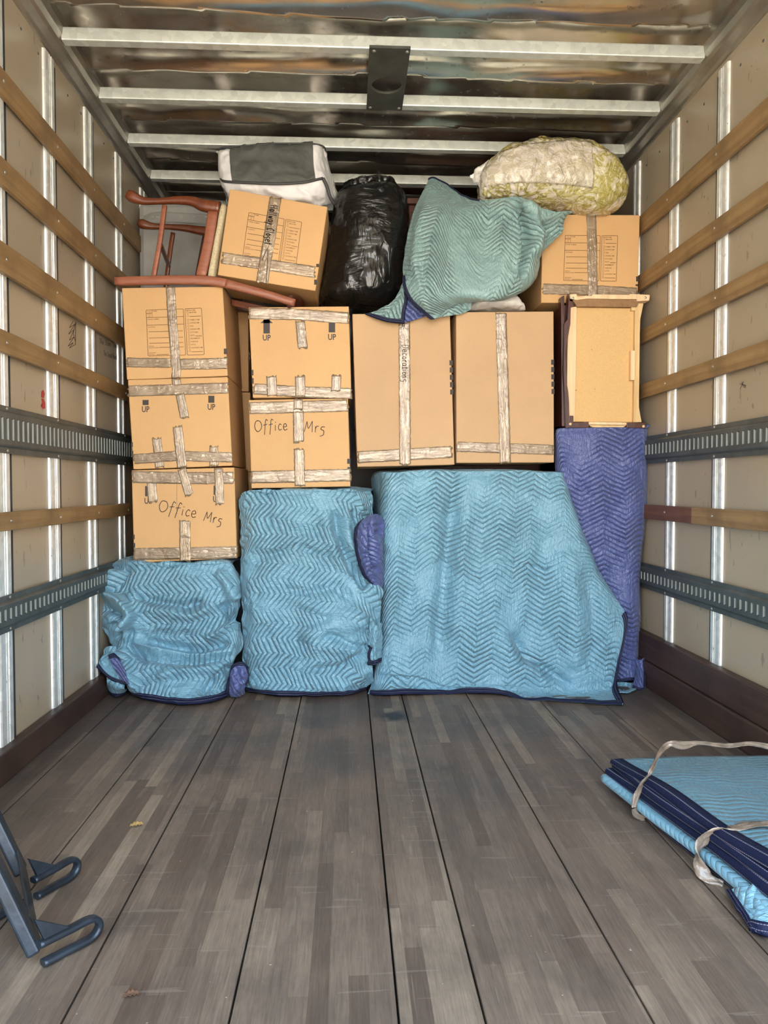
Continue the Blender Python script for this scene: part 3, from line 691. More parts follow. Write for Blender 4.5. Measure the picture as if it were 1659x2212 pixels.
def hand(s, f, size, w, sx=1.0):
    """f maps (along, down) in px-like units"""
    out = []; x = 0
    for ch in s:
        adv, st = GL[ch]
        for k in st:
            P = cat_rom(np.array(k) * [sx, 1], (len(k) - 1) * 4 + 1) * size if len(k) > 2 else np.array(k) * [sx * size, size]
            for a, b in zip(P, P[1:]):
                d = (b - a); l = np.hypot(*d) or 1; e = d / l * w * .35; out.append(line_q(f, (x + a[0] - e[0], a[1] - e[1]), (x + b[0] + e[0], b[1] + e[1]), w))
        x += (adv * sx + .12) * size
    return out
def face_f(Y): return lambda x, y: PY(x, y, Y)
def rot_f(Y, ox, oy, ang, ):
    c, s = math.cos(ang), math.sin(ang); return lambda x, y: PY(ox + x * c - y * s, oy + x * s + y * c, Y)

def tape(parent, pts, w, Y, level=1, jag=True, seed=0):
    """a strip of packing tape on the front of a carton; pts px polyline, w px width"""
    rs = np.random.RandomState(seed + len(pts) * 7 + int(pts[0][0] * 3 + pts[0][1])); pts = np.array(pts, float); L = np.concatenate([[0], np.cumsum(np.hypot(*np.diff(pts, axis=0).T))]); n = max(6, int(L[-1] / 4))
    t = np.linspace(0, L[-1], n); C = np.stack([np.interp(t, L, pts[:, 0]), np.interp(t, L, pts[:, 1])], 1)
    T = np.gradient(C, axis=0); T /= np.linalg.norm(T, axis=1, keepdims=True); Nn = np.stack([-T[:, 1], T[:, 0]], 1); m = 7; V = []; uv = []
    z0 = .0006 + .0007 * level
    for i in range(n):
        ww = w * (1 + rs.uniform(-.02, .02)); sh = rs.uniform(-.4, .4)
        for j in range(m):
            e = 0
            if jag and i in (0, n - 1): e = rs.uniform(-3, 3) * (1 if i else -1)
            p = C[i] + Nn[i] * ((j / (m - 1) - .5) * ww + sh) + T[i] * e
            V.append(PY(p[0], p[1], Y - z0 - max(0, rs.normal(.0002, .0004)))); uv.append((t[i] * .00215, j / (m - 1) * .05))
    V = np.array(V); F = grid_faces(n, m); B = V + [0, .0005, 0]; F2 = grid_faces(n, m, n * m)[:, ::-1]
    idx = np.arange(n * m).reshape(n, m); loop = np.concatenate([idx[0], idx[1:, -1], idx[-1, -2::-1], idx[-2:0:-1, 0]]); nx_ = np.roll(loop, -1)
    F3 = np.stack([loop, nx_, nx_ + n * m, loop + n * m], 1)
    return raw_p('packing_tape', np.concatenate([V, B]), np.concatenate([F, F2, F3]), M_tape, parent, uv=uv + uv, smooth=True)

def carton(q, Y, depth, label, mat=M_card, group='cardboard moving boxes', shade=None):
    """q = px of the front face TL, TR, BR, BL at depth Y"""
    f = [PY(x, y, Y) for x, y in q]; b = [p + np.array([0, depth, 0]) for p in f]; base = (f[2] + f[3] + b[2] + b[3]) / 4
    t = thing('moving_box', label, 'box', base, group)
    # front face as a grid so that it can bow a little
    n = 14; V, F = hexa(f, b); o = raw_p('carton', V, F, mat, t); 
    bm = bmesh.new(); bm.from_mesh(o.data); bmesh.ops.subdivide_edges(bm, edges=bm.edges[:], cuts=9, use_grid_fill=True)
    c = sum((v.co for v in bm.verts), Vector()) / len(bm.verts); hs = Vector([max(abs(v.co[k] - c[k]) for v in bm.verts) for k in range(3)])
    for v in bm.verts:
        r = [(v.co[k] - c[k]) / hs[k] for k in range(3)]
        for k in (0, 2):
            if abs(r[k]) > .9: a, b_ = [r[j] for j in range(3) if j != k]; v.co[k] += math.copysign(.004 * (1 - a * a) * (1 - b_ * b_), r[k])
    bm.to_mesh(o.data); bm.free(); bevel(o, .0035, 2, 50)
    return t
def flap_lines(parent, Y, segs):
    flat_strip([line_q(face_f(Y - .0004), a, b, .7) for a, b in segs], 'fold_line', M_inkb, parent)
def up_mark(parent, Y, x, y0, y1, head=True, hidden=None, lab_y=None, sc=1.0, head_y=None):
    f = face_f(Y - .0005); q = []
    if head: q.append([f(x - 13 * sc, head_y), f(x, head_y - 12), f(x + 13 * sc, head_y)])
    q.append([f(x - 6.6 * sc, y0), f(x + 6.6 * sc, y0), f(x + 6.6 * sc, y1), f(x - 6.6 * sc, y1)])
    q += text_on('UP', f, x - 8.5 * sc, lab_y, 12.5, 17 * sc, bold=.02)
    return flat_strip(q, 'up_arrow_print', M_ink, parent)
def edge_marks(parent, Y, marks):
    f = face_f(Y - .0006)
    for a, c, b, d in marks: flat_strip([[f(a, c), f(b, c), f(b, d), f(a, d)]], 'edge_print', M_ink, parent)
def form(parent, Y, TL, TR, BL, BR):
    TL, TR, BL, BR = map(np.array, (TL, TR, BL, BR))
    def f(u, v): p = (TL * (1 - u) + TR * u) * (1 - v) + (BL * (1 - u) + BR * u) * v; return PY(p[0], p[1], Y - .0005)
    asp = np.linalg.norm(TR - TL) / np.linalg.norm(BL - TL)
    g = lambda x, y: f(x, y)           # layout in uv; widths handled per direction
    Q = []; lw = .0115
    def H(x0, x1, y): Q.append([g(x0, y - lw / 2), g(x1, y - lw / 2), g(x1, y + lw / 2), g(x0, y + lw / 2)])
    def Vv(x, y0, y1, w=lw): Q.append([g(x - w * .42, y0), g(x + w * .42, y0), g(x + w * .42, y1), g(x - w * .42, y1)])
    def rr(x0, y0, x1, y1, r=.018):
        H(x0 + r, x1 - r, y0); H(x0 + r, x1 - r, y1); Vv(x0, y0 + r, y1 - r); Vv(x1, y0 + r, y1 - r)
        for cx, cy, a0 in ((x1 - r, y0 + r, -90), (x1 - r, y1 - r, 0), (x0 + r, y1 - r, 90), (x0 + r, y0 + r, 180)):
            for i in range(3):
                a, b = math.radians(a0 + i * 30), math.radians(a0 + i * 30 + 30); ro, ri = r + lw / 2, r - lw / 2
                Q.append([g(cx + ro * math.cos(a), cy + ro * math.sin(a)), g(cx + ro * math.cos(b), cy + ro * math.sin(b)), g(cx + ri * math.cos(b), cy + ri * math.sin(b)), g(cx + ri * math.cos(a), cy + ri * math.sin(a))])
    rr(0, .0, .66, 1.0); rr(.69, 0, .985, 1.0)
    H(0, .66, .165); H(0, .66, .33); Vv(.105, 0, .165, .007); H(0, .105, .07)
    for y in (.475, .61, .725): H(.03, .63, y)
    H(.20, .63, .82); H(.15, .36, .975)
    def T(s, x, y, w, h=.022): Q.extend(text_on(s, g, x, y, h, w, bold=.015))
    T('THIS', .03, .045, .05, .016); T('NUMBER', .012, .095, .08, .012); T('OF', .04, .125, .03, .014); T('SIZE', .03, .152, .045, .014)
    T('NAME', .115, .04, .075); T('ORDER NUMBER', .015, .215, .205); T('CONTENTS', .02, .385, .13)
    T('SPECIAL', .02, .80, .095); T('INSTRUCTIONS', .02, .835, .17); T("PACKER'S", .02, .945, .12); T('INITIALS', .02, .98, .10)
    T('BEDROOMS', .71, .05, .165, .026)
    it = [('MASTER', .085, .125), ('', .15, 0), ('FAMILY RM', .245, .17), ('LIVING RM', .31, .16), ('DEN', .378, .06), ('DINING RM', .445, .165), ('KITCHEN', .512, .135), ('BATH', .578, .075), ('BASEMENT', .645, .165), ('GARAGE', .712, .125), ('ATTIC', .778, .085), ('LAUNDRY RM', .845, .20), ('', .912, 0)]
    for s, y, w in it:
        cx, r = .735, .026
        for i in range(14):
            a, b = i * math.tau / 14, (i + 1) * math.tau / 14; ro, ri = r, r - .0065; ax = .68
            Q.append([g(cx + ro * ax * math.cos(a), y + ro * math.sin(a)), g(cx + ro * ax * math.cos(b), y + ro * math.sin(b)), g(cx + ri * ax * math.cos(b), y + ri * math.sin(b)), g(cx + ri * ax * math.cos(a), y + ri * math.sin(a))])
        if s: T(s, .765, y + .013, w, .027)
        else: H(.765, .965, y + .02)
        if s == 'BATH': H(.855, .965, y + .015)
    return flat_strip(Q, 'room_form_print', M_inkb, parent)

# ================================================================== cartons
YL, YM, YB, YC, YR = 3.42, 3.42, 3.455, 3.40, 3.52
b1 = carton([(263, 622), (481, 618.5), (492, 812), (274, 820)], YL, .46, 'cardboard box with a room checklist, topmost of the left stack beneath the wooden chair')
form(b1, YL, (315.5, 670), (437, 665.5), (320, 769), (443, 766))
tape(b1, [(274, 783), (370, 784)], 21, YL, 1); tape(b1, [(388, 787), (491, 785)], 24, YL, 1, seed=2)
tape(b1, [(368, 619), (372, 690), (381, 800), (380, 817)], 20, YL, 3)
edge_marks(b1, YL, [(483.5, 753, 490.5, 765), (484, 771, 491, 774)])
b2 = carton([(276, 820.5), (492, 814), (502, 1006), (288, 1014)], YL + .005, .46, 'cardboard box printed UP twice, middle of the left stack')
Yb = YL + .005
tape(b2, [(277, 845), (493, 838)], 24, Yb, 2); tape(b2, [(380, 817), (384, 845)], 20, Yb, 1); tape(b2, [(388, 850), (399, 903)], 19, Yb, 3)
tape(b2, [(288, 992), (380, 985), (503, 988)], 22, Yb, 2); tape(b2, [(338, 946), (345, 1011)], 20, Yb, 1); tape(b2, [(383, 921), (393, 1010)], 21, Yb, 3); tape(b2, [(462, 963), (462, 1007)], 19, Yb, 1)
up_mark(b2, Yb, 314.5, 864, 875, False, lab_y=890, sc=1.0); up_mark(b2, Yb, 456.5, 855, 870, False, lab_y=885, sc=1.0)
edge_marks(b2, Yb, [(283, 955, 287, 966), (284, 974, 288, 985)])
b3 = carton([(284, 1016), (506, 1009.5), (512, 1206), (289.5, 1216)], YL - .005, .46, "cardboard box marked Office Mrs, lowest of the left stack on the crumpled blanket")
Yb = YL - .005
tape(b3, [(285, 1030), (400, 1033), (505, 1032)], 26, Yb, 2); tape(b3, [(392, 1012), (400, 1040), (409, 1070)], 19, Yb, 3); tape(b3, [(327, 1040), (330, 1086)], 21, Yb, 1); tape(b3, [(472, 1012), (475, 1090)], 19, Yb, 3)
tape(b3, [(289, 1197), (512, 1193)], 26, Yb, 2); tape(b3, [(399, 1125), (400, 1213)], 24, Yb, 3)
up_mark(b3, Yb, 320, 1050, 1072, False, lab_y=1088); up_mark(b3, Yb, 468, 1049, 1069, False, lab_y=1084)
flat_strip(hand('Office', rot_f(Yb - .0006, 346, 1080, .17), 25, 1.5, .78), 'handwriting', M_pen, b3)
flat_strip(hand('Mrs', rot_f(Yb - .0006, 444, 1103, .2), 22, 1.5, .8), 'handwriting', M_pen, b3)
flap_lines(b3, Yb, [((382, 1040), (382, 1110))])
edge_marks(b3, Yb, [(287, 1155, 291, 1165), (288, 1173, 292, 1183)])
b4 = carton([(537, 664), (753.5, 661.5), (759, 857), (546, 859.5)], YM, .46, 'cardboard box with an UP arrow, upper of the two in the second stack')
tape(b4, [(538, 677), (640, 679), (753, 687)], 25, YM, 2); tape(b4, [(648, 693), (654, 752)], 21, YM, 3)
tape(b4, [(547, 840), (640, 846), (759, 850)], 24, YM, 2); tape(b4, [(586, 812), (588, 856)], 22, YM, 3); tape(b4, [(648, 812), (649, 857)], 22, YM, 3); tape(b4, [(727, 810), (725, 846)], 21, YM, 3)
up_mark(b4, YM, 576, 690, 720.5, True, lab_y=735.5, sc=1.05, head_y=698); up_mark(b4, YM, 717, 696, 718, False, lab_y=734, sc=1.05)
edge_marks(b4, YM, [(543, 799, 547.5, 811), (544, 817, 548, 829)])
b5 = carton([(537, 864), (751.7, 860), (757, 1051), (543, 1055)], YM + .004, .46, 'cardboard box marked Office Mrs, lower of the two in the second stack')
Yb = YM + .004
tape(b5, [(538, 882), (752, 876)], 26, Yb, 2); tape(b5, [(644, 862), (644, 885)], 20, Yb, 3); tape(b5, [(644, 888), (645, 955)], 23, Yb, 3, seed=4); tape(b5, [(646, 970), (648, 1050)], 23, Yb, 3); tape(b5, [(542, 1031), (757, 1026)], 27, Yb, 2)
flat_strip(hand('Office', rot_f(Yb - .0006, 549, 909, -.06), 24, 1.5, .68), 'handwriting', M_pen, b5)
flat_strip(hand('Mrs', rot_f(Yb - .0006, 659, 908, .06), 24, 1.5, .82), 'handwriting', M_pen, b5)
edge_marks(b5, Yb, [(750, 991, 757, 1002), (750.5, 1009, 757, 1013)])
b6 = carton([(761, 678), (972, 676), (982, 1004), (772, 1008.5)], YB, .46, 'tall cardboard box taped down the middle, left of the tall pair, under the sage blanket', M_card2, 'tall cardboard boxes')
tape(b6, [(873, 678), (874, 800), (875, 1004)], 25, YB, 3); tape(b6, [(773, 988), (977, 976)], 26, YB, 2)
flat_strip(hand('Decorations', lambda x, y: PY(884 - y, 745 + x, YB - .004), 15, 1.1, .75), 'handwriting', M_pen, b6)
flat_strip(hand('9', rot_f(YB - .004, 870, 697, .3), 14, 1.2), 'handwriting', M_pen, b6)
edge_marks(b6, YB, [(971 + i * .35, 778 + i * 15.8, 978 + i * .35, 789 + i * 15.8) for i in range(5)])
b7 = carton([(985, 674), (1196, 672.5), (1197, 999), (986, 1000)], YB - .01, .46, 'tall cardboard box taped down the middle, right of the tall pair, beside the upended cabinet', M_card2, 'tall cardboard boxes')
tape(b7, [(1082, 675), (1086, 800), (1092, 1000)], 24, YB - .01, 3); tape(b7, [(986, 965), (1090, 968), (1195, 972)], 22, YB - .01, 2)
edge_marks(b7, YB - .01, [(1190.5 + i * .2, 777 + i * 15.8, 1197 + i * .2, 788 + i * 15.8) for i in range(5)])
b8 = carton([(496.5, 408), (707.5, 446.5), (681.5, 628.5), (470, 594)], YC, .40, 'tilted cardboard box marked Hallway closet, leaning beside the black bag')
form(b8, YC, (537.5, 459), (653.5, 480), (524.5, 552.5), (641.5, 571))
tape(b8, [(595, 427), (584, 500), (572, 573), (566, 612)], 26, YC, 3); tape(b8, [(480, 557), (575, 571), (681, 588)], 25, YC, 2)
ca = math.atan2(150, -22)
flat_strip(hand('Hallway Closet', lambda x, y: PY(600 + x * math.cos(ca) - y * math.sin(ca), 445 + x * math.sin(ca) + y * math.cos(ca), YC - .0045), 16, 1.7, .55), 'handwriting', M_pen, b8)
flat_strip(hand('/', lambda x, y: PY(566 + x, 540 + y, YC - .0045), 18, 1.4, 1.6) + [line_q(face_f(YC - .0045), (579, 540), (575, 610), 1.5)], 'handwriting', M_pen, b8)
edge_marks(b8, YC, [(683, 570, 689, 577), (678.5, 604, 684.5, 615)])
b9 = carton([(1172, 463), (1382.5, 464.3), (1377.5, 655), (1169, 654)], YR, .46, 'cardboard box with a room checklist, upper right beneath the floral bag')
form(b9, YR, (1221, 508.5), (1336, 509), (1217.5, 606), (1333, 607.5))
tape(b9, [(1277, 463), (1279, 520), (1281, 650)], 21, YR, 3); tape(b9, [(1172, 624), (1280, 627), (1377, 633)], 23, YR, 2)
edge_marks(b9, YR, [(1374, 597, 1379.5, 608), (1373, 614, 1378, 618)])
# second row of cartons, seen past the right sides of the left stack
for k, (z0, z1) in enumerate(((.60, 1.01), (1.012, 1.425), (1.43, 1.84))):
    V = boxv((-.978 + .012 * k, 3.905, z0), (-.50 - .008 * k, 4.36, z1))
    t = thing('moving_box', 'shadowed cardboard box in the second row, %s, behind the left stack' % ('lowest', 'middle', 'topmost')[k], 'box', (-.75, 4.13, z0), 'cardboard boxes in the second row')
    o = raw_p('carton', V[0], V[1], M_card, t); bevel(o, .004)
    box_o('packing_tape', (-.4985 - .008 * k, 3.93, z0 + .16), (-.4975 - .008 * k, 4.34, z0 + .215), M_tape, t, bw=0)
# what the second row stands on, and tall pieces standing behind
def cabinet(name, a, b, mat, label, cat, panels=()):
    t = thing(name, label, cat, ((a[0] + b[0]) / 2, (a[1] + b[1]) / 2, a[2])); box_o('body', a, b, mat, t, bw=.006)
    for nm, pa, pb, m in panels: box_o(nm, pa, pb, m, t, bw=.003)
    return t
cabinet('low_crate', (-1.0, 3.90, 0), (-.475, 4.40, .597), M_slate, 'dark crate on the floor under the second row of boxes', 'crate', [('lid', (-1.01, 3.89, .575), (-.465, 4.41, .597), M_slate)])
cabinet('filing_cabinet', (-.455, 4.02, 0), (.02, 4.42, 1.93), M_slate, 'slate grey cabinet seen in the gap between the two left stacks', 'cabinet',
        [('drawer', (-.445, 4.005, 1.64), (.01, 4.03, 1.92), M_slate), ('drawer', (-.445, 4.005, 1.20), (.01, 4.03, 1.625), M_slate), ('drawer', (-.445, 4.005, .76), (.01, 4.03, 1.185), M_slate), ('pale_strip', (-.45, 4.0, 1.535), (.015, 4.006, 1.575), M_slatel)])
cabinet('wooden_wardrobe', (.33, 4.05, 0), (1.06, 4.60, 2.47), M_brownc, 'tall brown wooden wardrobe behind the draped sage blanket', 'wardrobe',
        [('door', (.345, 4.035, .08), (.69, 4.055, 2.42), M_brownc), ('door', (.70, 4.035, .08), (1.045, 4.055, 2.42), M_brownc), ('top_moulding', (.32, 4.02, 2.455), (1.07, 4.61, 2.485), M_brownc)])
# grey underside of an upholstered piece behind the chair
t = thing('upholstered_bench', 'upended upholstered bench showing its grey dust cover, behind the wooden chair', 'bench', (-.87, 4.0, 1.845))
rows = [[(312 + 2, 462, 4.0), (345, 458, 3.975), (400, 461, 3.97), (450, 463, 3.97), (500, 464, 3.98)], [(309, 478, 3.975), (345, 476, 3.955), (400, 478, 3.955), (450, 480, 3.955), (500, 482, 3.96)],
        [(309, 490, 3.97), (345, 489, 3.965), (400, 490, 3.97), (450, 492, 3.965), (500, 494, 3.97)], [(309, 540, 3.97), (345, 540, 3.975), (400, 540, 3.98), (450, 540, 3.975), (500, 540, 3.97)], [(309, 605, 3.965), (345, 606, 3.96), (400, 606, 3.96), (450, 606, 3.96), (500, 606, 3.965)], [(309, 665, 3.965), (345, 665, 3.96), (400, 665, 3.96), (450, 665, 3.96), (500, 665, 3.965)]]
sheet('dust_cover', [[PY(*p) for p in r] for r in rows], M_dust, t, (60, 60), amp=.003, nscale=8)
box_o('bench_body', (-1.10, 3.99, 1.845), (-.60, 4.33, 2.43), M_dust, t, bw=.03)
for px in (330, 341, 364, 392, 420, 447): V, F = boxv(PY(px, 469, 3.962) - [.008, .003, .0012], PY(px, 469, 3.962) + [.008, 0, .0012]); raw_p('staple', V, F, M_bolt, t)

# ================================================================== wooden chair lying on its back
def W3(p): return PY(p[0], p[1], p[2])
ch = thing('wooden_chair', 'cherry wood dining chair lying on its back on the left stack, legs to the left', 'chair', PY(400, 612, 3.6))
sweep('leg', [W3(p) for p in ((276, 419, 3.43), (286, 425, 3.43), (310, 434, 3.43), (340, 435, 3.43), (380, 433, 3.43), (415, 435, 3.43), (440, 444, 3.43), (476, 449, 3.43))],
      [(.020, .018), (.025, .022), (.017, .016), (.0135, .014), (.017, .016), (.021, .019), (.027, .021), (.026, .022)], M_cherry, ch, n=14, power=2.8)
sweep('leg', [W3(p) for p in ((300, 480, 3.80), (308, 484, 3.80), (330, 489, 3.80), (360, 490, 3.80), (400, 493, 3.80), (430, 498, 3.80), (466, 503, 3.80))],
      [(.016, .016), (.023, .022), (.016, .016), (.013, .014), (.017, .016), (.021, .019), (.026, .022)], M_cherry, ch, n=14, power=2.8)
sweep('leg', [W3(p) for p in ((249, 608, 3.40), (330, 606, 3.40), (400, 605, 3.40), (455, 607, 3.40), (490, 613, 3.40))], [(.018, .015), (.019, .015), (.0195, .015), (.020, .015), (.020, .015)], M_cherryp, ch, n=10, power=5)
sweep('back_stile', [W3(p) for p in ((488, 613, 3.40), (530, 624, 3.40), (585, 639, 3.40), (637, 655, 3.40))], [(.020, .015), (.019, .015), (.0175, .015), (.016, .015)], M_cherryp, ch, n=10, power=5)
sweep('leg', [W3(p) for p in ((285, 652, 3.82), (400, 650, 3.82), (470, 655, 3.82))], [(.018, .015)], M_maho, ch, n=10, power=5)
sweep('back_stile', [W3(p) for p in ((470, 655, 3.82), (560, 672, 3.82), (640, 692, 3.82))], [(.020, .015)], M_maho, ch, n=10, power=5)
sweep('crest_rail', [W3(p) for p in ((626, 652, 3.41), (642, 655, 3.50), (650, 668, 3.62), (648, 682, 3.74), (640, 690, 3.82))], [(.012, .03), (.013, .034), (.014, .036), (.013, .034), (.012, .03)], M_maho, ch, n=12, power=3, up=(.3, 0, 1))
V, F = hexa([PY(500, 646, 3.60), PY(625, 672, 3.60), PY(625, 690, 3.60), PY(500, 660, 3.60)], [PY(500, 646, 3.68) , PY(625, 672, 3.68), PY(625, 690, 3.68), PY(500, 660, 3.68)])
bevel(raw_p('back_splat', V, F, M_cherry, ch), .004)
sweep('seat_rail', [W3((461, 458, 3.43)), W3((450, 528, 3.42)), W3((434, 598, 3.41))], [(.023, .012)], M_cherryp, ch, n=8, power=6, up=(0, 1, 0))
sweep('seat_rail', [W3((455, 455, 3.44)), W3((450, 503, 3.80))], [(.02, .012)], M_cherry, ch, n=8, power=6, up=(1, 0, 0))
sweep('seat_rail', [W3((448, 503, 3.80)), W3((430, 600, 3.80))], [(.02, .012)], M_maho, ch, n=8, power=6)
sweep('stretcher', [W3((356, 444, 3.43)), W3((346, 520, 3.42)), W3((332, 600, 3.41))], [(.0105, .009)], M_cherryp, ch, n=8, power=5)
sweep('stretcher', [W3((374, 503, 3.80)), W3((366, 555, 3.80)), W3((355, 648, 3.80))], [(.0105, .009)], M_cherry, ch, n=8, power=5)
sweep('stretcher', [W3((345, 524, 3.43)), W3((365, 574, 3.80))], [(.009, .009)], M_cherry, ch, n=8, power=5, up=(1, 0, 0))
st = [((476, 434), (491, 441)), ((473, 448), (493, 452)), ((467, 490), (485, 495)), ((457, 545), (475, 550)), ((447, 596), (466, 602)), ((449, 603), (462, 606))]
st = [tuple((752 + (a - 752) * .952, 1053 + (b - 1053) * .952) for a, b in pr_) for pr_ in st]
pillow('seat', st, 3.60, [.16, .19, .20, .20, .19, .16], M_uph, ch, nu=50, nt=40, power=4, amp=.002, nscale=9)

# ================================================================== upended small cabinet on the violet blanket
nb = thing('side_cabinet', 'small wooden cabinet on its side with raw board base facing out', 'cabinet', PY(1300, 924, 3.65))
YN = 3.46
def slab(name, q, y0, y1, mat, parent=nb, bw=.002):
    V, F = hexa([PY(x, y, y0) for x, y in q], [PY(x, y, y0) + np.array([0, y1 - y0, 0]) for x, y in q]); o = raw_p(name, V, F, mat, parent); bevel(o, bw); return o
slab('carcass', [(1216, 659), (1385, 659), (1380, 915), (1217, 918)], YN + .035, YN + .46, M_maho)
slab('moulding', [(1212, 641), (1219, 638), (1222, 921), (1214, 921)], YN + .01, YN + .055, M_maho)
slab('base_board', [(1243, 664), (1373, 666), (1368, 912), (1239, 911)], YN + .012, YN + .034, M_ply)
def poly_slab(name, pts, y0, y1, mat, parent=nb, bw=.0015):
    n = len(pts); A = [PY(x, y, y0) for x, y in pts]; V = A + [p + np.array([0, y1 - y0, 0]) for p in A]
    F = [tuple(range(n)), tuple(range(n, 2 * n))[::-1]] + [(i, i + n, (i + 1) % n + n, (i + 1) % n) for i in range(n)]
    o = raw_p(name, V, F, mat, parent); bm = bmesh.new(); bm.from_mesh(o.data); bmesh.ops.triangulate(bm, faces=[f for f in bm.faces if len(f.verts) > 4]); bm.to_mesh(o.data); bm.free(); return o
poly_slab('glue_strip', [(1233, 664), (1246, 662), (1244, 780), (1241, 911), (1238, 911), (1237, 898), (1230, 898), (1228, 850), (1225, 832), (1226, 760), (1227, 725), (1231, 705)], YN + .0, YN + .03, M_pine2)
poly_slab('apron', [(1229, 634), (1236, 636), (1239, 662), (1233, 664), (1232, 700), (1226, 731), (1222, 760), (1224, 832), (1226, 840), (1229, 868), (1230, 924), (1222, 924), (1220, 860), (1217, 800), (1219, 700), (1226, 690)], YN - .012, YN + .03, M_maho)
poly_slab('side_rail', [(1372, 668), (1377, 655), (1390, 655), (1383, 690), (1382, 720), (1380, 880), (1386, 912), (1368, 912), (1369, 880)], YN - .008, YN + .03, M_pine)
poly_slab('foot_rail', [(1230, 645), (1404, 641), (1403, 649), (1392, 655), (1380, 654), (1376, 663), (1246, 662), (1240, 652), (1231, 650)], YN - .012, YN + .03, wood('brown stained raw edge', (.25, .14, .07), (.36, .21, .10), .6, (40, 6, 60), .3, .2))
poly_slab('chipped_edge', [(1231, 636), (1245, 635), (1247, 641), (1278, 639), (1280, 636), (1360, 637), (1361, 635), (1404, 637), (1402, 649), (1376, 651), (1375, 646), (1268, 645), (1246, 648), (1232, 645)], YN - .02, YN + .02, M_pine2)
poly_slab('chipped_edge', [(1262, 911), (1370, 913), (1369, 918), (1263, 917)], YN - .008, YN + .02, M_pine2)
slab('foot', [(1229, 898), (1239, 898), (1239, 924), (1228, 924)], YN - .014, YN + .03, M_maho); slab('foot', [(1228, 913), (1272, 911), (1272, 924), (1228, 924)], YN - .0135, YN + .03, M_maho)
slab('foot', [(1354, 913), (1395, 913), (1396, 925), (1354, 924)], YN - .0135, YN + .03, M_maho); slab('foot', [(1272, 918), (1354, 919), (1345, 924), (1280, 923)], YN - .005, YN + .03, M_pine)
slab('cleat', [(1363, 757), (1372.5, 757), (1371.5, 821), (1362, 821)], YN - .014, YN + .02, M_pine2); slab('corner_block', [(1364, 661), (1379, 661), (1378, 670), (1364, 671)], YN - .006, YN + .02, M_pine)
for p in ((1238, 644), (1394, 643)): dome('screw', PY(p[0], p[1], YN - .021), (0, -1, 0), .006, M_bolt, nb)
for p in ((1232, 916), (1390, 921)): dome('foot_glide', PY(p[0], p[1], YN - .015), (0, -1, 0), .007, M_pine2, nb)

# ================================================================== quilted moving blankets
def N_(rows): return [[(PY(*p) if len(p) == 3 else PZ(p[0], p[1], .012)) if not isinstance(p, np.ndarray) else p for p in r] for r in rows]
A_ = lambda *p: np.array(p, float)
# --- large blanket, centre right
t = thing('moving_blanket', 'large teal quilted moving blanket hanging to the floor under the two tall boxes', 'blanket', PZ(1060, 1500))
rows = [
 [PY(808, 1031, 3.85), A_(.19, 3.9, 1.0), A_(.40, 3.92, 1.0), A_(.60, 3.92, 1.0), A_(.80, 3.92, 1.0), A_(.95, 3.92, 1.0), A_(1.02, 3.92, 1.0), A_(1.05, 3.90, .99), A_(1.05, 3.86, .98)],
 [(806, 1036, 3.80), (822, 1019, 3.49), (905, 1014, 3.47), (1000, 1015, 3.47), (1090, 1015, 3.47), (1165, 1016, 3.47), (1203, 1017, 3.47), (1215, 1019, 3.49), (1217, 1024, 3.52)],
 [(805, 1046, 3.78), (829, 1034, 3.43), (905, 1029, 3.40), (1000, 1030, 3.40), (1090, 1029, 3.40), (1165, 1030, 3.40), (1205, 1031, 3.41), (1220, 1034, 3.43), (1224, 1040, 3.47)],
 [(806, 1110, 3.76), (830, 1100, 3.41), (905, 1100, 3.38), (1000, 1100, 3.385), (1085, 1100, 3.38), (1160, 1102, 3.38), (1215, 1105, 3.38), (1240, 1108, 3.40), (1247, 1112, 3.45)],
 [(808, 1210, 3.72), (829, 1200, 3.40), (900, 1200, 3.365), (985, 1200, 3.375), (1080, 1200, 3.36), (1165, 1203, 3.37), (1235, 1208, 3.355), (1272, 1212, 3.37), (1284, 1216, 3.42)],
 [(811, 1310, 3.68), (827, 1300, 3.38), (895, 1300, 3.345), (975, 1300, 3.36), (1075, 1300, 3.335), (1170, 1302, 3.35), (1255, 1305, 3.325), (1315, 1305, 3.34), (1332, 1298, 3.37)],
 [(814, 1385, 3.62), (826, 1380, 3.36), (890, 1382, 3.325), (970, 1382, 3.345), (1070, 1382, 3.31), (1170, 1384, 3.33), (1255, 1384, 3.295), (1325, 1372, 3.31), (1355, 1342, 3.33)],
 [(806, 1450, 3.42), (818, 1452, 3.34), (885, 1458, 3.305), (965, 1470, 3.325), (1065, 1470, 3.285), (1165, 1466, 3.30), (1250, 1462, 3.27), (1312, 1450, 3.285), (1340, 1425, 3.30)],
 [(800, 1480, 3.36), (822, 1478, 3.32), (885, 1480, 3.30), (965, 1486, 3.315), (1065, 1486, 3.275), (1165, 1493, 3.275), (1250, 1496, 3.25), (1308, 1496, 3.26), (1332, 1478, 3.275)],
 [(794, 1494), (822, 1499), (885, 1499), (965, 1495), (1070, 1498), (1165, 1509), (1250, 1515), (1310, 1519), (1346, 1520)]]
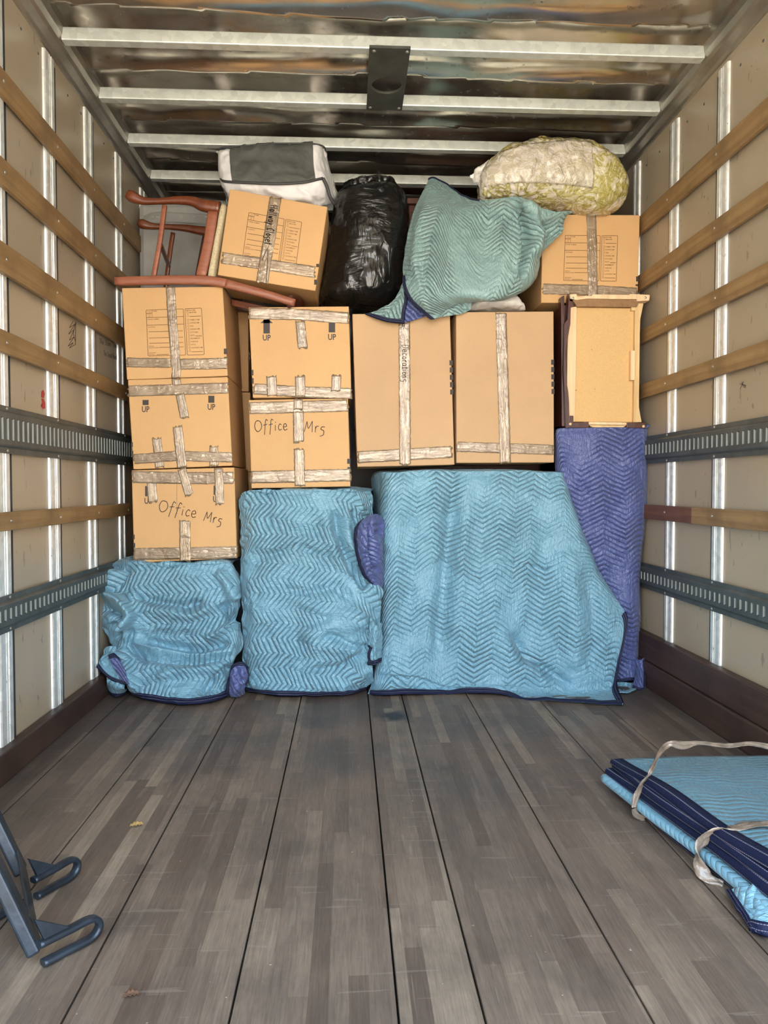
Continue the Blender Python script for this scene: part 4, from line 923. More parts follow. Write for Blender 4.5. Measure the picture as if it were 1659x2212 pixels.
fo = [([(985, 1035), (972, 1150), (958, 1280), (945, 1440)], 16, -.020), ([(1010, 1035), (1000, 1200), (985, 1400)], 18, .012), ([(888, 1090), (880, 1250), (870, 1420)], 24, -.012),
      ([(1100, 1060), (1060, 1250), (1045, 1440)], 30, .012), ([(1185, 1120), (1160, 1300), (1120, 1460)], 26, -.014), ([(1225, 1180), (1240, 1320), (1235, 1470)], 26, .016), ([(1262, 1220), (1285, 1340), (1270, 1460)], 18, -.010),
      ([(1065, 1212), (1120, 1218), (1200, 1232)], 4, -.006), ([(1100, 1360), (1140, 1420), (1240, 1488)], 10, -.018), ([(1075, 1350), (1115, 1430), (1200, 1495)], 16, .012),
      ([(808, 1456), (900, 1462), (965, 1486), (1060, 1492), (1150, 1493)], 5, .022, 'step'), ([(1100, 1502), (1200, 1500), (1300, 1505)], 6, -.006)]
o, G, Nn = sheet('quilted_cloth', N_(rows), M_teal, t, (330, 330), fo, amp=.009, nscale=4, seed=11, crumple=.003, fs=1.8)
hem('binding', G, Nn, 'bottom', t, .026, (.02, .995)); hem('binding', G, Nn, 'right', t, .026, (.62, 1.0))
# --- middle blanket
t = thing('moving_blanket', 'rumpled teal quilted blanket in the middle, under the second stack of boxes', 'blanket', PZ(670, 1495))
rows = [
 [PY(530, 1066, 3.9), A_(-.35, 3.9, .92), A_(-.15, 3.9, .92), A_(0, 3.9, .92), A_(.1, 3.9, .92), A_(.14, 3.88, .915)],
 [(516, 1078, 3.46), (535, 1060, 3.42), (610, 1057, 3.415), (695, 1057, 3.415), (765, 1057, 3.42), (800, 1060, 3.50)],
 [(516, 1092, 3.42), (537, 1074, 3.37), (610, 1070, 3.355), (695, 1070, 3.355), (765, 1070, 3.37), (804, 1075, 3.45)],
 [(518, 1150, 3.41), (540, 1150, 3.35), (610, 1150, 3.335), (690, 1150, 3.34), (762, 1150, 3.36), (812, 1150, 3.46)],
 [(520, 1230, 3.41), (540, 1230, 3.345), (610, 1230, 3.33), (690, 1235, 3.325), (765, 1235, 3.35), (820, 1230, 3.42)],
 [(523, 1310, 3.40), (543, 1310, 3.335), (612, 1312, 3.31), (690, 1312, 3.29), (765, 1300, 3.28), (825, 1290, 3.33)],
 [(525, 1380, 3.39), (545, 1380, 3.325), (613, 1380, 3.295), (690, 1380, 3.27), (760, 1370, 3.265), (822, 1350, 3.33)],
 [(528, 1440, 3.37), (548, 1442, 3.31), (615, 1445, 3.28), (690, 1445, 3.26), (755, 1440, 3.265), (806, 1420, 3.31)],
 [(530, 1475, 3.34), (550, 1478, 3.29), (617, 1480, 3.265), (690, 1480, 3.25), (755, 1475, 3.26), (806, 1455, 3.30)],
 [(530, 1490), (555, 1498), (617, 1502), (690, 1501), (760, 1496), (807, 1478)]]
fo = [([(718, 1090), (728, 1150), (755, 1220), (800, 1285)], 9, -.020), ([(702, 1085), (712, 1160), (738, 1230), (780, 1290)], 13, .014), ([(745, 1085), (752, 1160), (775, 1215), (815, 1262)], 9, .012),
      ([(560, 1120), (640, 1150), (705, 1145)], 14, -.008), ([(540, 1210), (600, 1195), (650, 1180), (720, 1215)], 9, -.008), ([(600, 1270), (660, 1280), (720, 1268), (780, 1310)], 10, -.012), ([(640, 1292), (700, 1320), (800, 1330)], 12, .012),
      ([(640, 1385), (720, 1350), (810, 1345)], 16, .014), ([(700, 1365), (760, 1395), (810, 1400)], 7, -.012), ([(620, 1430), (690, 1395), (790, 1405)], 14, .008), ([(660, 1450), (740, 1440), (805, 1400)], 8, -.014), ([(600, 1330), (640, 1370), (660, 1440)], 18, -.010),
      ([(570, 1100), (575, 1250), (565, 1450)], 22, .008), ([(790, 1262), (830, 1290)], 10, .022), ([(735, 1160), (742, 1195)], 5, -.008), ([(760, 1100), (775, 1135)], 5, -.012), ([(775, 1085), (782, 1110)], 5, .010)]
o, G, Nn = sheet('quilted_cloth', N_(rows), M_tealh, t, (300, 230), fo, amp=.009, nscale=5, seed=23, crumple=.006, fs=1.9)
hem('binding', G, Nn, 'bottom', t, .022, (.0, 1.0))
ro = [[(800, 1330, 3.27), (812, 1350, 3.25), (824, 1345, 3.29)], [(796, 1400, 3.27), (810, 1400, 3.235), (826, 1395, 3.29)], [(795, 1435, 3.28), (808, 1436, 3.25), (822, 1430, 3.30)]]
o2, G2, N2 = sheet('loose_corner', N_(ro), M_tealh2, t, (60, 40), [([(798, 1395), (805, 1420), (803, 1435)], 4, -.012)], amp=.004, nscale=14, seed=4, crumple=.003)
hem('binding', G2, N2, 'bottom', t, .022); hem('binding', G2, N2, 'left', t, .014, (.45, 1.0))
# --- left blanket
t = thing('moving_blanket', 'crumpled teal blanket in the left corner, under the leftmost box stack', 'blanket', PZ(380, 1510))
rows = [
 [A_(-1.045, 3.86, .60), A_(-.95, 3.88, .60), A_(-.85, 3.88, .595), A_(-.70, 3.88, .59), A_(-.58, 3.88, .59), A_(-.52, 3.88, .585), A_(-.50, 3.85, .58)],
 [(253, 1214, 3.58), (285, 1208, 3.47), (340, 1216, 3.42), (410, 1214, 3.42), (460, 1213, 3.42), (494, 1212, 3.43), (504, 1215, 3.50)],
 [(240, 1240, 3.50), (276, 1226, 3.40), (340, 1224, 3.37), (410, 1224, 3.365), (465, 1222, 3.365), (501, 1222, 3.375), (515, 1240, 3.45)],
 [(226, 1290, 3.46), (262, 1275, 3.36), (335, 1275, 3.34), (408, 1275, 3.335), (470, 1272, 3.34), (508, 1270, 3.35), (519, 1275, 3.42)],
 [(219, 1335, 3.42), (252, 1335, 3.31), (330, 1335, 3.31), (405, 1335, 3.32), (468, 1332, 3.33), (504, 1330, 3.35), (519, 1325, 3.40)],
 [(236, 1385, 3.40), (262, 1388, 3.33), (330, 1390, 3.325), (405, 1392, 3.33), (470, 1388, 3.315), (507, 1380, 3.30), (525, 1370, 3.36)],
 [(244, 1430, 3.36), (272, 1432, 3.30), (335, 1432, 3.275), (405, 1435, 3.28), (465, 1432, 3.28), (500, 1420, 3.30), (524, 1400, 3.33)],
 [(262, 1470, 3.31), (285, 1472, 3.27), (338, 1478, 3.245), (405, 1482, 3.23), (455, 1478, 3.25), (482, 1462, 3.28), (500, 1440, 3.31)],
 [(274, 1490), (296, 1506), (340, 1514), (400, 1521), (455, 1516), (492, 1503), (512, 1490)]]
fo = [([(238, 1282), (262, 1300), (285, 1330), (252, 1360)], 9, .034), ([(226, 1310), (245, 1325), (262, 1350)], 7, -.018), ([(262, 1228), (246, 1262), (228, 1300)], 8, .020), ([(280, 1222), (262, 1250), (240, 1290)], 6, -.014),
      ([(285, 1285), (330, 1300), (400, 1312), (450, 1300)], 10, -.022), ([(280, 1302), (340, 1318), (410, 1328), (470, 1305)], 12, .016), ([(300, 1385), (370, 1398), (440, 1405), (500, 1385)], 9, -.020), ([(262, 1372), (330, 1400), (410, 1420), (510, 1402)], 10, .016),
      ([(270, 1400), (340, 1425), (420, 1432), (495, 1418)], 10, -.016), ([(250, 1395), (275, 1440), (300, 1500)], 9, .018), ([(470, 1230), (490, 1260), (508, 1300)], 10, .016), ([(478, 1300), (500, 1332), (522, 1345)], 10, -.022), ([(440, 1380), (470, 1368), (520, 1340)], 8, .018),
      ([(330, 1470), (380, 1450), (470, 1440)], 12, .012), ([(430, 1505), (470, 1460), (500, 1435)], 7, -.014), ([(285, 1350), (282, 1390), (320, 1440)], 6, -.014), ([(235, 1345), (255, 1365), (250, 1385)], 6, -.020)]
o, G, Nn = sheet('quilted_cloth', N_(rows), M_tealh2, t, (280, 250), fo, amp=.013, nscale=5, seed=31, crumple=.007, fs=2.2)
hem('binding', G, Nn, 'bottom', t, .026, (.0, .95))
ro = [[(248, 1385, 3.33), (238, 1398, 3.30), (232, 1412, 3.33), (226, 1416, 3.36)], [(256, 1405, 3.32), (240, 1420, 3.27), (222, 1430, 3.29), (216, 1436, 3.33)], [(275, 1470, 3.26), (258, 1468, 3.24), (232, 1455, 3.26), (206, 1440, 3.30)]]
ro = [[(226, 1400, 3.34), (236, 1396, 3.31), (250, 1396, 3.30)], [(216, 1425, 3.31), (230, 1432, 3.28), (252, 1440, 3.26)], [(208, 1440, 3.28), (240, 1468, 3.25), (278, 1480, 3.24)]]
o2, G2, N2 = sheet('loose_corner', N_(ro), M_tealh2, t, (60, 60), [([(226, 1405), (236, 1440)], 7, -.010)], amp=.004, nscale=12, seed=5, crumple=.003); hem('binding', G2, N2, 'bottom', t, .020)
ro = [[(234, 1416, 3.262), (246, 1413, 3.255), (258, 1422, 3.25)], [(242, 1436, 3.25), (256, 1440, 3.243), (270, 1450, 3.235)], [(258, 1466, 3.238), (268, 1472, 3.23), (279, 1478, 3.225)]]
o2, G2, N2 = sheet('violet_lining', N_(ro), M_purpc, t, (30, 30), None, amp=.003, nscale=14, seed=6); hem('binding', G2, N2, 'top', t, .016)
ro = [[(230, 1460, 3.28), (250, 1470, 3.25), (270, 1480, 3.25)], [(231, 1475, 3.27), (250, 1485, 3.24), (268, 1490, 3.24)], [(231, 1490), (253, 1504), (276, 1488)]]
o2, G2, N2 = sheet('loose_corner', N_(ro), M_tealh2, t, (40, 40), None, amp=.003, nscale=12, seed=7, crumple=.002); hem('binding', G2, N2, 'bottom', t, .020)
ro = [[(500, 1444, 3.24), (508, 1434, 3.225), (524, 1431, 3.225), (534, 1442, 3.25)], [(492, 1468, 3.235), (508, 1462, 3.205), (524, 1462, 3.205), (535, 1468, 3.245)], [(488, 1490, 3.24), (506, 1490, 3.215), (520, 1492, 3.215), (530, 1492, 3.245)], [(490, 1503), (504, 1505), (518, 1504), (529, 1500)]]
o2, G2, N2 = sheet('violet_corner', N_(ro), M_purpc, t, (70, 50), [([(518, 1440), (512, 1460), (527, 1475)], 5, -.014), ([(508, 1450), (505, 1480), (515, 1500)], 5, .008)], amp=.005, nscale=14, seed=8, crumple=.004)
hem('binding', G2, N2, 'left', t, .020); hem('binding', G2, N2, 'top', t, .016); hem('binding', G2, N2, 'right', t, .008, (0, .5))
# --- tall violet blanket against the right wall
t = thing('moving_blanket', 'tall violet quilted blanket against the right wall, under the side cabinet', 'blanket', PZ(1350, 1482))
rows = [
 [A_(.98, 3.9, 1.2), A_(1.06, 3.92, 1.2), A_(1.15, 3.92, 1.2), A_(1.25, 3.92, 1.2), A_(1.33, 3.92, 1.2), A_(1.38, 3.92, 1.2), A_(1.40, 3.9, 1.2)],
 [(1196, 934, 3.60), (1205, 926, 3.52), (1250, 925, 3.51), (1305, 925, 3.51), (1355, 925, 3.51), (1392, 924, 3.52), (1399, 912, 3.60)],
 [(1197, 944, 3.52), (1206, 936, 3.46), (1250, 934, 3.45), (1305, 934, 3.45), (1355, 933, 3.45), (1393, 930, 3.46), (1400, 930, 3.52)],
 [(1199, 1010, 3.50), (1212, 1010, 3.455), (1256, 1010, 3.44), (1306, 1010, 3.445), (1354, 1010, 3.44), (1390, 1008, 3.455), (1399, 1008, 3.50)],
 [(1206, 1120, 3.50), (1220, 1120, 3.455), (1260, 1120, 3.44), (1308, 1120, 3.445), (1352, 1120, 3.435), (1386, 1120, 3.45), (1395, 1120, 3.50)],
 [(1230, 1240, 3.50), (1245, 1240, 3.455), (1275, 1240, 3.445), (1312, 1240, 3.44), (1350, 1240, 3.43), (1376, 1240, 3.445), (1383, 1240, 3.49)],
 [(1260, 1350, 3.49), (1275, 1350, 3.45), (1298, 1350, 3.44), (1325, 1350, 3.43), (1352, 1350, 3.42), (1374, 1350, 3.435), (1380, 1350, 3.48)],
 [(1290, 1430, 3.48), (1300, 1430, 3.445), (1320, 1430, 3.43), (1338, 1430, 3.42), (1357, 1430, 3.41), (1374, 1430, 3.425), (1379, 1430, 3.47)],
 [(1305, 1474, 3.44), (1315, 1474, 3.42), (1328, 1474, 3.41), (1342, 1473, 3.40), (1358, 1470, 3.39), (1372, 1470, 3.40), (1380, 1470, 3.44)]]
fo = [([(1300, 960), (1300, 1200), (1330, 1440)], 26, .010), ([(1242, 960), (1250, 1150), (1290, 1300)], 22, -.012), ([(1360, 960), (1350, 1200), (1355, 1400)], 26, .012), ([(1345, 1362), (1378, 1358)], 3, -.006), ([(1225, 1000), (1268, 1060), (1300, 1080)], 6, -.006)]
o, G, Nn = sheet('quilted_cloth', N_(rows), M_purp, t, (330, 150), fo, amp=.004, nscale=4, seed=41, crumple=.001); hem('binding', G, Nn, 'bottom', t, .014)
ro = [[(1374, 1424, 3.43), (1385, 1425, 3.41), (1394, 1416, 3.41)], [(1373, 1455, 3.40), (1384, 1458, 3.37), (1394, 1455, 3.39)], [(1366, 1484, 3.33), (1382, 1491, 3.31), (1394, 1488, 3.33)]]
o2, G2, N2 = sheet('loose_corner', N_(ro), M_purpc, t, (40, 40), None, amp=.003, nscale=12, seed=9); hem('binding', G2, N2, 'right', t, .016); hem('binding', G2, N2, 'bottom', t, .012)
ro = [[(1330, 1474, 3.40), (1350, 1474, 3.395), (1374, 1474, 3.39)], [(1334, 1486, 3.36), (1352, 1487, 3.355), (1376, 1484, 3.35)], [(1338, 1494), (1354, 1495), (1372, 1489)]]
sheet('teal_lining', N_(ro), M_tealh2, t, (30, 40), None, amp=.003, nscale=12, seed=10, crumple=.003)
# --- violet roll of blanket wedged between the two
t = thing('rolled_blanket', 'violet blanket roll with navy binding wedged between the two large teal blankets', 'blanket', PY(805, 1265, 3.3))
rows = [[(782, 1126, 3.36), (800, 1113, 3.36), (815, 1112, 3.38), (826, 1120, 3.42)], [(768, 1140, 3.32), (788, 1128, 3.30), (806, 1126, 3.32), (829, 1130, 3.40)], [(764, 1165, 3.31), (782, 1160, 3.27), (802, 1160, 3.29), (829, 1160, 3.38)],
        [(770, 1205, 3.31), (786, 1200, 3.27), (805, 1200, 3.29), (829, 1200, 3.38)], [(782, 1238, 3.31), (795, 1235, 3.28), (810, 1235, 3.30), (829, 1235, 3.38)], [(805, 1262, 3.33), (812, 1268, 3.31), (820, 1270, 3.33), (828, 1266, 3.38)]]
fo = [([(806, 1118), (799, 1140), (800, 1190), (808, 1225), (822, 1245)], 5, -.030), ([(792, 1130), (790, 1180), (800, 1230)], 9, .010), ([(808, 1150), (818, 1146), (826, 1155)], 4, -.014), ([(812, 1160), (815, 1200), (812, 1225)], 7, .012), ([(806, 1135), (815, 1132), (826, 1138)], 3, -.012)]
o, G, Nn = sheet('quilted_cloth', N_(rows), M_purpc, t, (150, 90), fo, amp=.004, nscale=12, seed=51, crumple=.003); hem('binding', G, Nn, 'left', t, .024, (.05, 1)); 
# --- sage blanket draped high over the tall boxes
t = thing('draped_blanket', 'sage teal quilted blanket draped over the top of the two tall boxes', 'blanket', PY(1010, 670, 3.5))
rows = [
 [(926, 386, 3.72), (938, 383, 3.71), (960, 394, 3.69), (1000, 420, 3.58), (1040, 433, 3.47), (1080, 429, 3.41), (1112, 424, 3.38), (1132, 430, 3.36), (1160, 445, 3.37), (1195, 457, 3.40), (1222, 455, 3.42), (1238, 457, 3.44)],
 [(912, 415, 3.64), (930, 416, 3.60), (960, 424, 3.58), (1000, 446, 3.51), (1040, 456, 3.44), (1080, 452, 3.39), (1112, 446, 3.36), (1132, 448, 3.34), (1158, 462, 3.36), (1190, 468, 3.40), (1212, 466, 3.43), (1222, 466, 3.45)],
 [(892, 465, 3.56), (916, 466, 3.49), (950, 470, 3.46), (1000, 480, 3.45), (1040, 484, 3.44), (1080, 482, 3.43), (1112, 478, 3.37), (1134, 480, 3.37), (1156, 488, 3.39), (1180, 492, 3.43), (1203, 488, 3.455), (1215, 485, 3.47)],
 [(876, 525, 3.50), (902, 525, 3.43), (940, 525, 3.40), (990, 525, 3.40), (1035, 525, 3.40), (1078, 525, 3.39), (1112, 522, 3.38), (1134, 520, 3.40), (1154, 520, 3.41), (1176, 516, 3.44), (1200, 508, 3.46), (1213, 503, 3.46)],
 [(870, 580, 3.46), (896, 580, 3.38), (935, 580, 3.36), (985, 580, 3.36), (1032, 580, 3.355), (1076, 580, 3.35), (1112, 577, 3.36), (1134, 570, 3.38), (1148, 562, 3.40), (1158, 556, 3.42), (1166, 548, 3.44), (1170, 540, 3.46)],
 [(872, 622, 3.40), (900, 622, 3.35), (938, 620, 3.33), (985, 618, 3.335), (1032, 618, 3.33), (1076, 618, 3.335), (1108, 614, 3.35), (1130, 606, 3.37), (1144, 597, 3.40), (1153, 590, 3.42), (1159, 582, 3.44), (1162, 574, 3.46)],
 [(892, 655, 3.37), (915, 653, 3.33), (945, 645, 3.33), (985, 640, 3.34), (1030, 642, 3.34), (1070, 645, 3.35), (1100, 640, 3.37), (1122, 630, 3.39), (1138, 619, 3.42), (1148, 610, 3.44), (1154, 602, 3.46), (1158, 596, 3.48)],
 [(930, 689, 3.39), (944, 686, 3.38), (962, 672, 3.39), (990, 655, 3.40), (1030, 648, 3.42), (1070, 650, 3.43), (1100, 645, 3.45), (1122, 634, 3.47), (1138, 623, 3.50), (1148, 614, 3.52), (1154, 606, 3.54), (1158, 600, 3.56)]]
fo = [([(1098, 432), (1122, 450), (1137, 500), (1134, 560), (1120, 610)], 7, -.040), ([(1122, 432), (1150, 455), (1160, 500), (1150, 560)], 9, .030), ([(960, 420), (945, 520), (950, 620)], 22, .012), ([(1040, 450), (1030, 550), (1035, 630)], 26, -.010), ([(1085, 450), (1095, 550), (1075, 630)], 18, .012),
      ([(925, 430), (902, 500), (898, 570), (918, 640)], 10, .012), ([(905, 560), (915, 610), (950, 660)], 8, -.014), ([(1165, 475), (1180, 505), (1205, 508)], 7, -.010), ([(1095, 600), (1140, 590)], 10, .012)]
o, G, Nn = sheet('quilted_cloth', N_(rows), M_tealu, t, (260, 300), fo, amp=.008, nscale=5, seed=61, crumple=.003)
hem('binding', G, Nn, 'top', t, .014, (0, .36)); hem('binding', G, Nn, 'left', t, .020, (.62, 1.0))
ro = [[(902, 650, 3.355), (940, 640, 3.37), (980, 640, 3.40), (1020, 648, 3.43)], [(918, 672, 3.37), (955, 662, 3.385), (990, 656, 3.41), (1019, 655, 3.435)], [(931, 689, 3.385), (960, 684, 3.40), (1000, 677, 3.42), (1018, 668, 3.44)]]
sheet('lower_flap', N_(ro), M_tealu, t, (50, 70), [([(955, 645), (985, 665)], 7, -.012)], amp=.004, nscale=12, seed=62, crumple=.003)
ro = [[(866, 618, 3.44), (871, 612, 3.42), (877, 622, 3.42)], [(850, 650, 3.43), (866, 645, 3.405), (880, 645, 3.41)], [(822, 668, 3.43), (848, 672, 3.40), (874, 672, 3.41)], [(790, 679, 3.44), (832, 693, 3.41), (872, 698, 3.41)]]
o2, G2, N2 = sheet('lower_flap', N_(ro), M_tealu, t, (70, 60), None, amp=.003, nscale=12, seed=63, crumple=.003); hem('binding', G2, N2, 'bottom', t, .018); hem('binding', G2, N2, 'right', t, .014, (.1, 1))
ro = [[(873, 615, 3.436), (877, 612, 3.434), (882, 614, 3.432)], [(874, 655, 3.43), (888, 652, 3.428), (902, 650, 3.426)], [(874, 697, 3.43), (900, 690, 3.428), (926, 680, 3.43)]]
sheet('violet_lining', N_(ro), M_purpc, t, (60, 40), None, amp=.003, nscale=14, seed=64, crumple=.004)

# ================================================================== bags
t = thing('plastic_bag', 'small white plastic bag peeking out below the draped blanket on the right tall box', 'bag', PY(1075, 674, 3.5))
pillow('bag', [((1012, 655), (1012, 673)), ((1035, 640), (1035, 673.5)), ((1075, 638), (1078, 673.5)), ((1110, 641), (1112, 673.5)), ((1124, 655), (1130, 673.5)), ((1130, 668), (1131, 673))], 3.56, [.03, .07, .09, .08, .05, .02], M_whitep, t, 60, 40, 2.5, .006, 9, 71, .004)
t = thing('bin_bag', 'large black plastic bin bag standing behind the boxes in the middle', 'bag', PY(785, 672, 3.7))
pr = [((772, 408), (838, 409)), ((735, 421), (862, 416)), ((724, 440), (874, 436)), ((718, 480), (880, 480)), ((712, 530), (880, 535)), ((705, 580), (877, 590)), ((697, 625), (868, 630)), ((691, 652), (858, 656)), ((704, 668), (830, 668)), ((740, 672), (800, 672))]
_, G, Nn = pillow('bag', pr, 3.72, [.07, .14, .19, .22, .235, .24, .235, .21, .15, .06], M_black, t, 130, 90, 2.4, .012, 5, 72, .006)
rim = [((735, 417), (862, 413)), ((728, 424), (868, 420)), ((722, 432), (872, 429))]
pts = [G[6 + int(5 * abs(math.sin(k * .9)) * .5)][int(k) % (G.shape[1] - 1)] + Nn[6][int(k) % (G.shape[1] - 1)] * (.006 + .006 * random.random()) for k in range(0, 44)]
sweep('gathered_rim', [p + np.array([0, 0, random.uniform(-.002, .006)]) for p in pts][::2], [(.013 + .003 * random.random(), .016 + .008 * random.random()) for _ in pts][::2], M_black, t, n=12, power=2, up=(0, 0, 1), samples=160)
# comforter in a zip bag, upper left
t = thing('comforter_bag', 'clear zip bag holding a white comforter, with a dark grey mesh panel', 'bag', PY(590, 445, 3.650))
rows = [
 [(495, 402, 3.950), (510, 398, 3.950), (560, 396, 3.950), (620, 396, 3.950), (670, 398, 3.950), (690, 400, 3.950), (705, 405, 3.950)],
 [(482, 346, 3.680), (492, 341, 3.680), (545, 340, 3.680), (600, 339, 3.680), (660, 340, 3.680), (692, 342, 3.680), (706, 350, 3.680)],
 [(470, 325, 3.660), (480, 321, 3.600), (540, 316, 3.580), (600, 312, 3.570), (655, 314, 3.580), (688, 315, 3.590), (702, 330, 3.670)],
 [(472, 355, 3.640), (481, 353, 3.570), (540, 352, 3.545), (600, 352, 3.540), (655, 351, 3.550), (690, 350, 3.570), (712, 365, 3.680)],
 [(476, 388, 3.620), (487, 388, 3.550), (540, 392, 3.530), (600, 393, 3.525), (655, 391, 3.530), (698, 385, 3.550), (722, 398, 3.700)],
 [(484, 412, 3.630), (494, 412, 3.570), (540, 416, 3.550), (600, 420, 3.540), (655, 420, 3.545), (700, 416, 3.580), (732, 424, 3.720)],
 [(492, 440, 3.700), (502, 444, 3.640), (540, 448, 3.620), (600, 452, 3.610), (655, 452, 3.615), (702, 442, 3.640), (736, 438, 3.740)]]
o, G, Nn = sheet('comforter', N_(rows), M_white, t, (120, 160), [([(560, 400), (620, 425), (690, 430)], 8, .010), ([(640, 400), (690, 440)], 6, -.008)], amp=.010, nscale=7, seed=81, thick=.012, crumple=.004)
def rc(px, py): 
    d = G - CC; z = d @ CF; x = 829.5 + FPX * (d @ CR) / z; y = 1106 - FPX * (d @ CU) / z; m = (x - px) ** 2 + (y - py) ** 2; m[:22] += 1e6; return np.unravel_index(m.argmin(), m.shape)
a, b = rc(500, 318), rc(681, 389); patch('mesh_panel', G, Nn, a[0], b[0] + 1, a[1], b[1] + 1, .006, M_mesh, t)
a, b = rc(700, 330), rc(700, 438)
patch('vinyl_side', G, Nn, 28, 118, max(a[1], 140), 159, .005, M_clear, t)
def pipe(nm, pts, r=.006): return sweep(nm, [PY(*p) for p in pts], [r], M_pipe, t, n=8, power=2)
pipe('piping', [(477, 386, 3.600), (487, 392, 3.535), (540, 395, 3.515), (600, 397, 3.510), (655, 394, 3.515), (698, 385, 3.535)]); pipe('piping', [(698, 385, 3.535), (706, 402, 3.545), (713, 425, 3.560), (722, 441, 3.580)], .008)
pipe('piping', [(474, 330, 3.640), (478, 360, 3.600), (480, 390, 3.580), (490, 425, 3.590), (498, 445, 3.620)], .005); pipe('piping', [(473, 328, 3.630), (481, 319, 3.585), (540, 314, 3.565), (600, 310, 3.560), (690, 313, 3.575), (706, 332, 3.660)], .004)
# floral comforter in plastic, upper right
t = thing('comforter_bag', 'plump yellow floral comforter in a clear plastic bag on top of the right boxes', 'bag', PY(1200, 462, 3.5))
pr = [((1036, 392), (1040, 425)), ((1050, 360), (1046, 430)), ((1075, 340), (1075, 434)), ((1110, 320), (1112, 440)), ((1160, 308), (1160, 447)), ((1215, 306), (1220, 455)), ((1262, 310), (1268, 462)), ((1305, 335), (1312, 460)), ((1333, 362), (1338, 448)), ((1347, 390), (1347, 420))]
_, G, Nn = pillow('comforter', pr, 3.49, [.04, .09, .12, .14, .15, .155, .15, .135, .10, .04], M_floral, t, 150, 100, 2.3, .012, 6, 91, .006)
patch('label_sheet', G, Nn, 4, 98, 15, 35, .006, M_label, t)
ro = [[(1020, 376, 3.49), (1036, 360, 3.47), (1056, 346, 3.46)], [(1015, 383, 3.48), (1036, 385, 3.46), (1052, 390, 3.45)], [(1021, 392, 3.49), (1034, 402, 3.47), (1043, 418, 3.46)]]
sheet('torn_flap', N_(ro), M_whitep, t, (30, 30), None, amp=.006, nscale=14, seed=92, crumple=.006, thick=.002)

# ================================================================== bundle of folded blankets, lower right
BF, BN = np.array([.785, 2.22]), np.array([.885, 1.46])       # left edge of the bundle, far corner -> near corner
def folded(label, za, zb, shift, mat, hems, seed, x1=1.37, near=0., navy=True, group='folded blankets in the taped bundle', rnd=.5):
    """za/zb: (bottom, top) at the far and near end; the fold runs along the left side"""
    n = 40; k = 30; rows = []
    base = BF + [shift, 0]
    t = thing('folded_blanket', label, 'blanket', (base[0] + .3, 1.8, za[0]), group)
    th = np.linspace(-math.pi / 2, math.pi / 2, 9)
    prof_ = [(1.0, -1), (.7, -1), (.4, -1), (.2, -1), (.08, -1)] + [(-.0, 0)] * 0
    V = []
    for i in range(n):
        s = i / (n - 1); L = BF * (1 - s) + BN * s; wob = .010 * noise([[s * 3, seed, 0]], 1.0, 3)[0]; lx = L[0] + shift * (1 - .3 * s) + wob; ly = L[1]
        b = za[0] * (1 - s) + zb[0] * s + .003 * noise([[s * 4, seed, 5]], 1.0, 4)[0]; tp = za[1] * (1 - s) + zb[1] * s + .006 * noise([[s * 3, seed, 9]], 1.0, 6)[0]
        h = tp - b; r = h / 2; row = []
        for a in np.linspace(0, 1, 16): row.append((x1 + (lx + r - x1) * a, ly, b))
        for a in th[1:-1]: row.append((lx + r - r * math.cos(a) * 1.0, ly, b + r + r * math.sin(a)))
        for a in np.linspace(0, 1, 40):
            xx = lx + r + (x1 - lx - r) * a; row.append((xx, ly + .0, tp + (.006 * noise([[xx * 4, ly * 4, seed]], 1.0, 7)[0] + .008 * math.sin(min(1, a * 2.2) * math.pi / 2)) * min(1, a * 8)))
        rows.append(row)
    G = np.array(rows); m = G.shape[1]
    uv = np.stack([G[..., 0] + (G[..., 2] - za[0]) , G[..., 1]], 2)
    V = G.reshape(-1, 3); F = [tuple(q) for q in grid_faces(n, m)] + [(i * m + m - 1, i * m, (i + 1) * m, (i + 1) * m + m - 1) for i in range(n - 1)] + [tuple(range(m)), tuple((n - 1) * m + j for j in range(m))[::-1]]
    o = raw_p('quilted_cloth', V, F, mat, t, uv=uv.reshape(-1, 2), smooth=True)
    for (c0, wdt) in hems:    # bindings that follow the folded edge
        rws = []
        for i in range(n):
            j = 16 + c0; p = G[i, j:j + wdt]; rws.append(p)
        Q = np.array(rws); Nq = normals(Q)
        if Nq[..., 0].mean() > 0 or Nq[..., 2].mean() < 0: Nq = -Nq
        out = np.concatenate([Q + Nq * .004, (Q - Nq * .003)[:, ::-1]], 1); out = np.concatenate([out, out[:, :1]], 1)
        L_ = wdt; vv = np.concatenate([np.linspace(0, 1, L_), np.linspace(1, 0, L_), [0]]); uvv = np.stack(np.broadcast_arrays(Q[:, :1, 1], vv[None]), 2)
        raw_p('binding', out.reshape(-1, 3), grid_faces(n, out.shape[1]), M_hem, t, uv=uvv.reshape(-1, 2), smooth=True)
    return t, G
folded('folded violet blanket at the very bottom of the taped bundle', (.001, .018), (.001, .022), .035, M_purp, [(1, 6)], 1)
folded('folded teal blanket with a plain fold, second from the floor in the taped bundle', (.019, .043), (.023, .056), -.006, M_tealf, [], 2)
folded('folded navy-bound violet blanket in the middle of the taped bundle', (.044, .063), (.057, .084), .012, M_purp, [(0, 9)], 3)
folded('folded blanket with a double navy edge, just below the top of the taped bundle', (.064, .078), (.085, .105), .020, M_purp, [(0, 9)], 4)
t5, G5 = folded('folded teal blanket topmost in the taped bundle, with a navy bound edge', (.079, .092), (.106, .128), .032, quilt('teal quilted blanket flat', (.12, .26, .33), 8, Wd=.05, k=.25, amp=.6), [(0, 10)], 5)
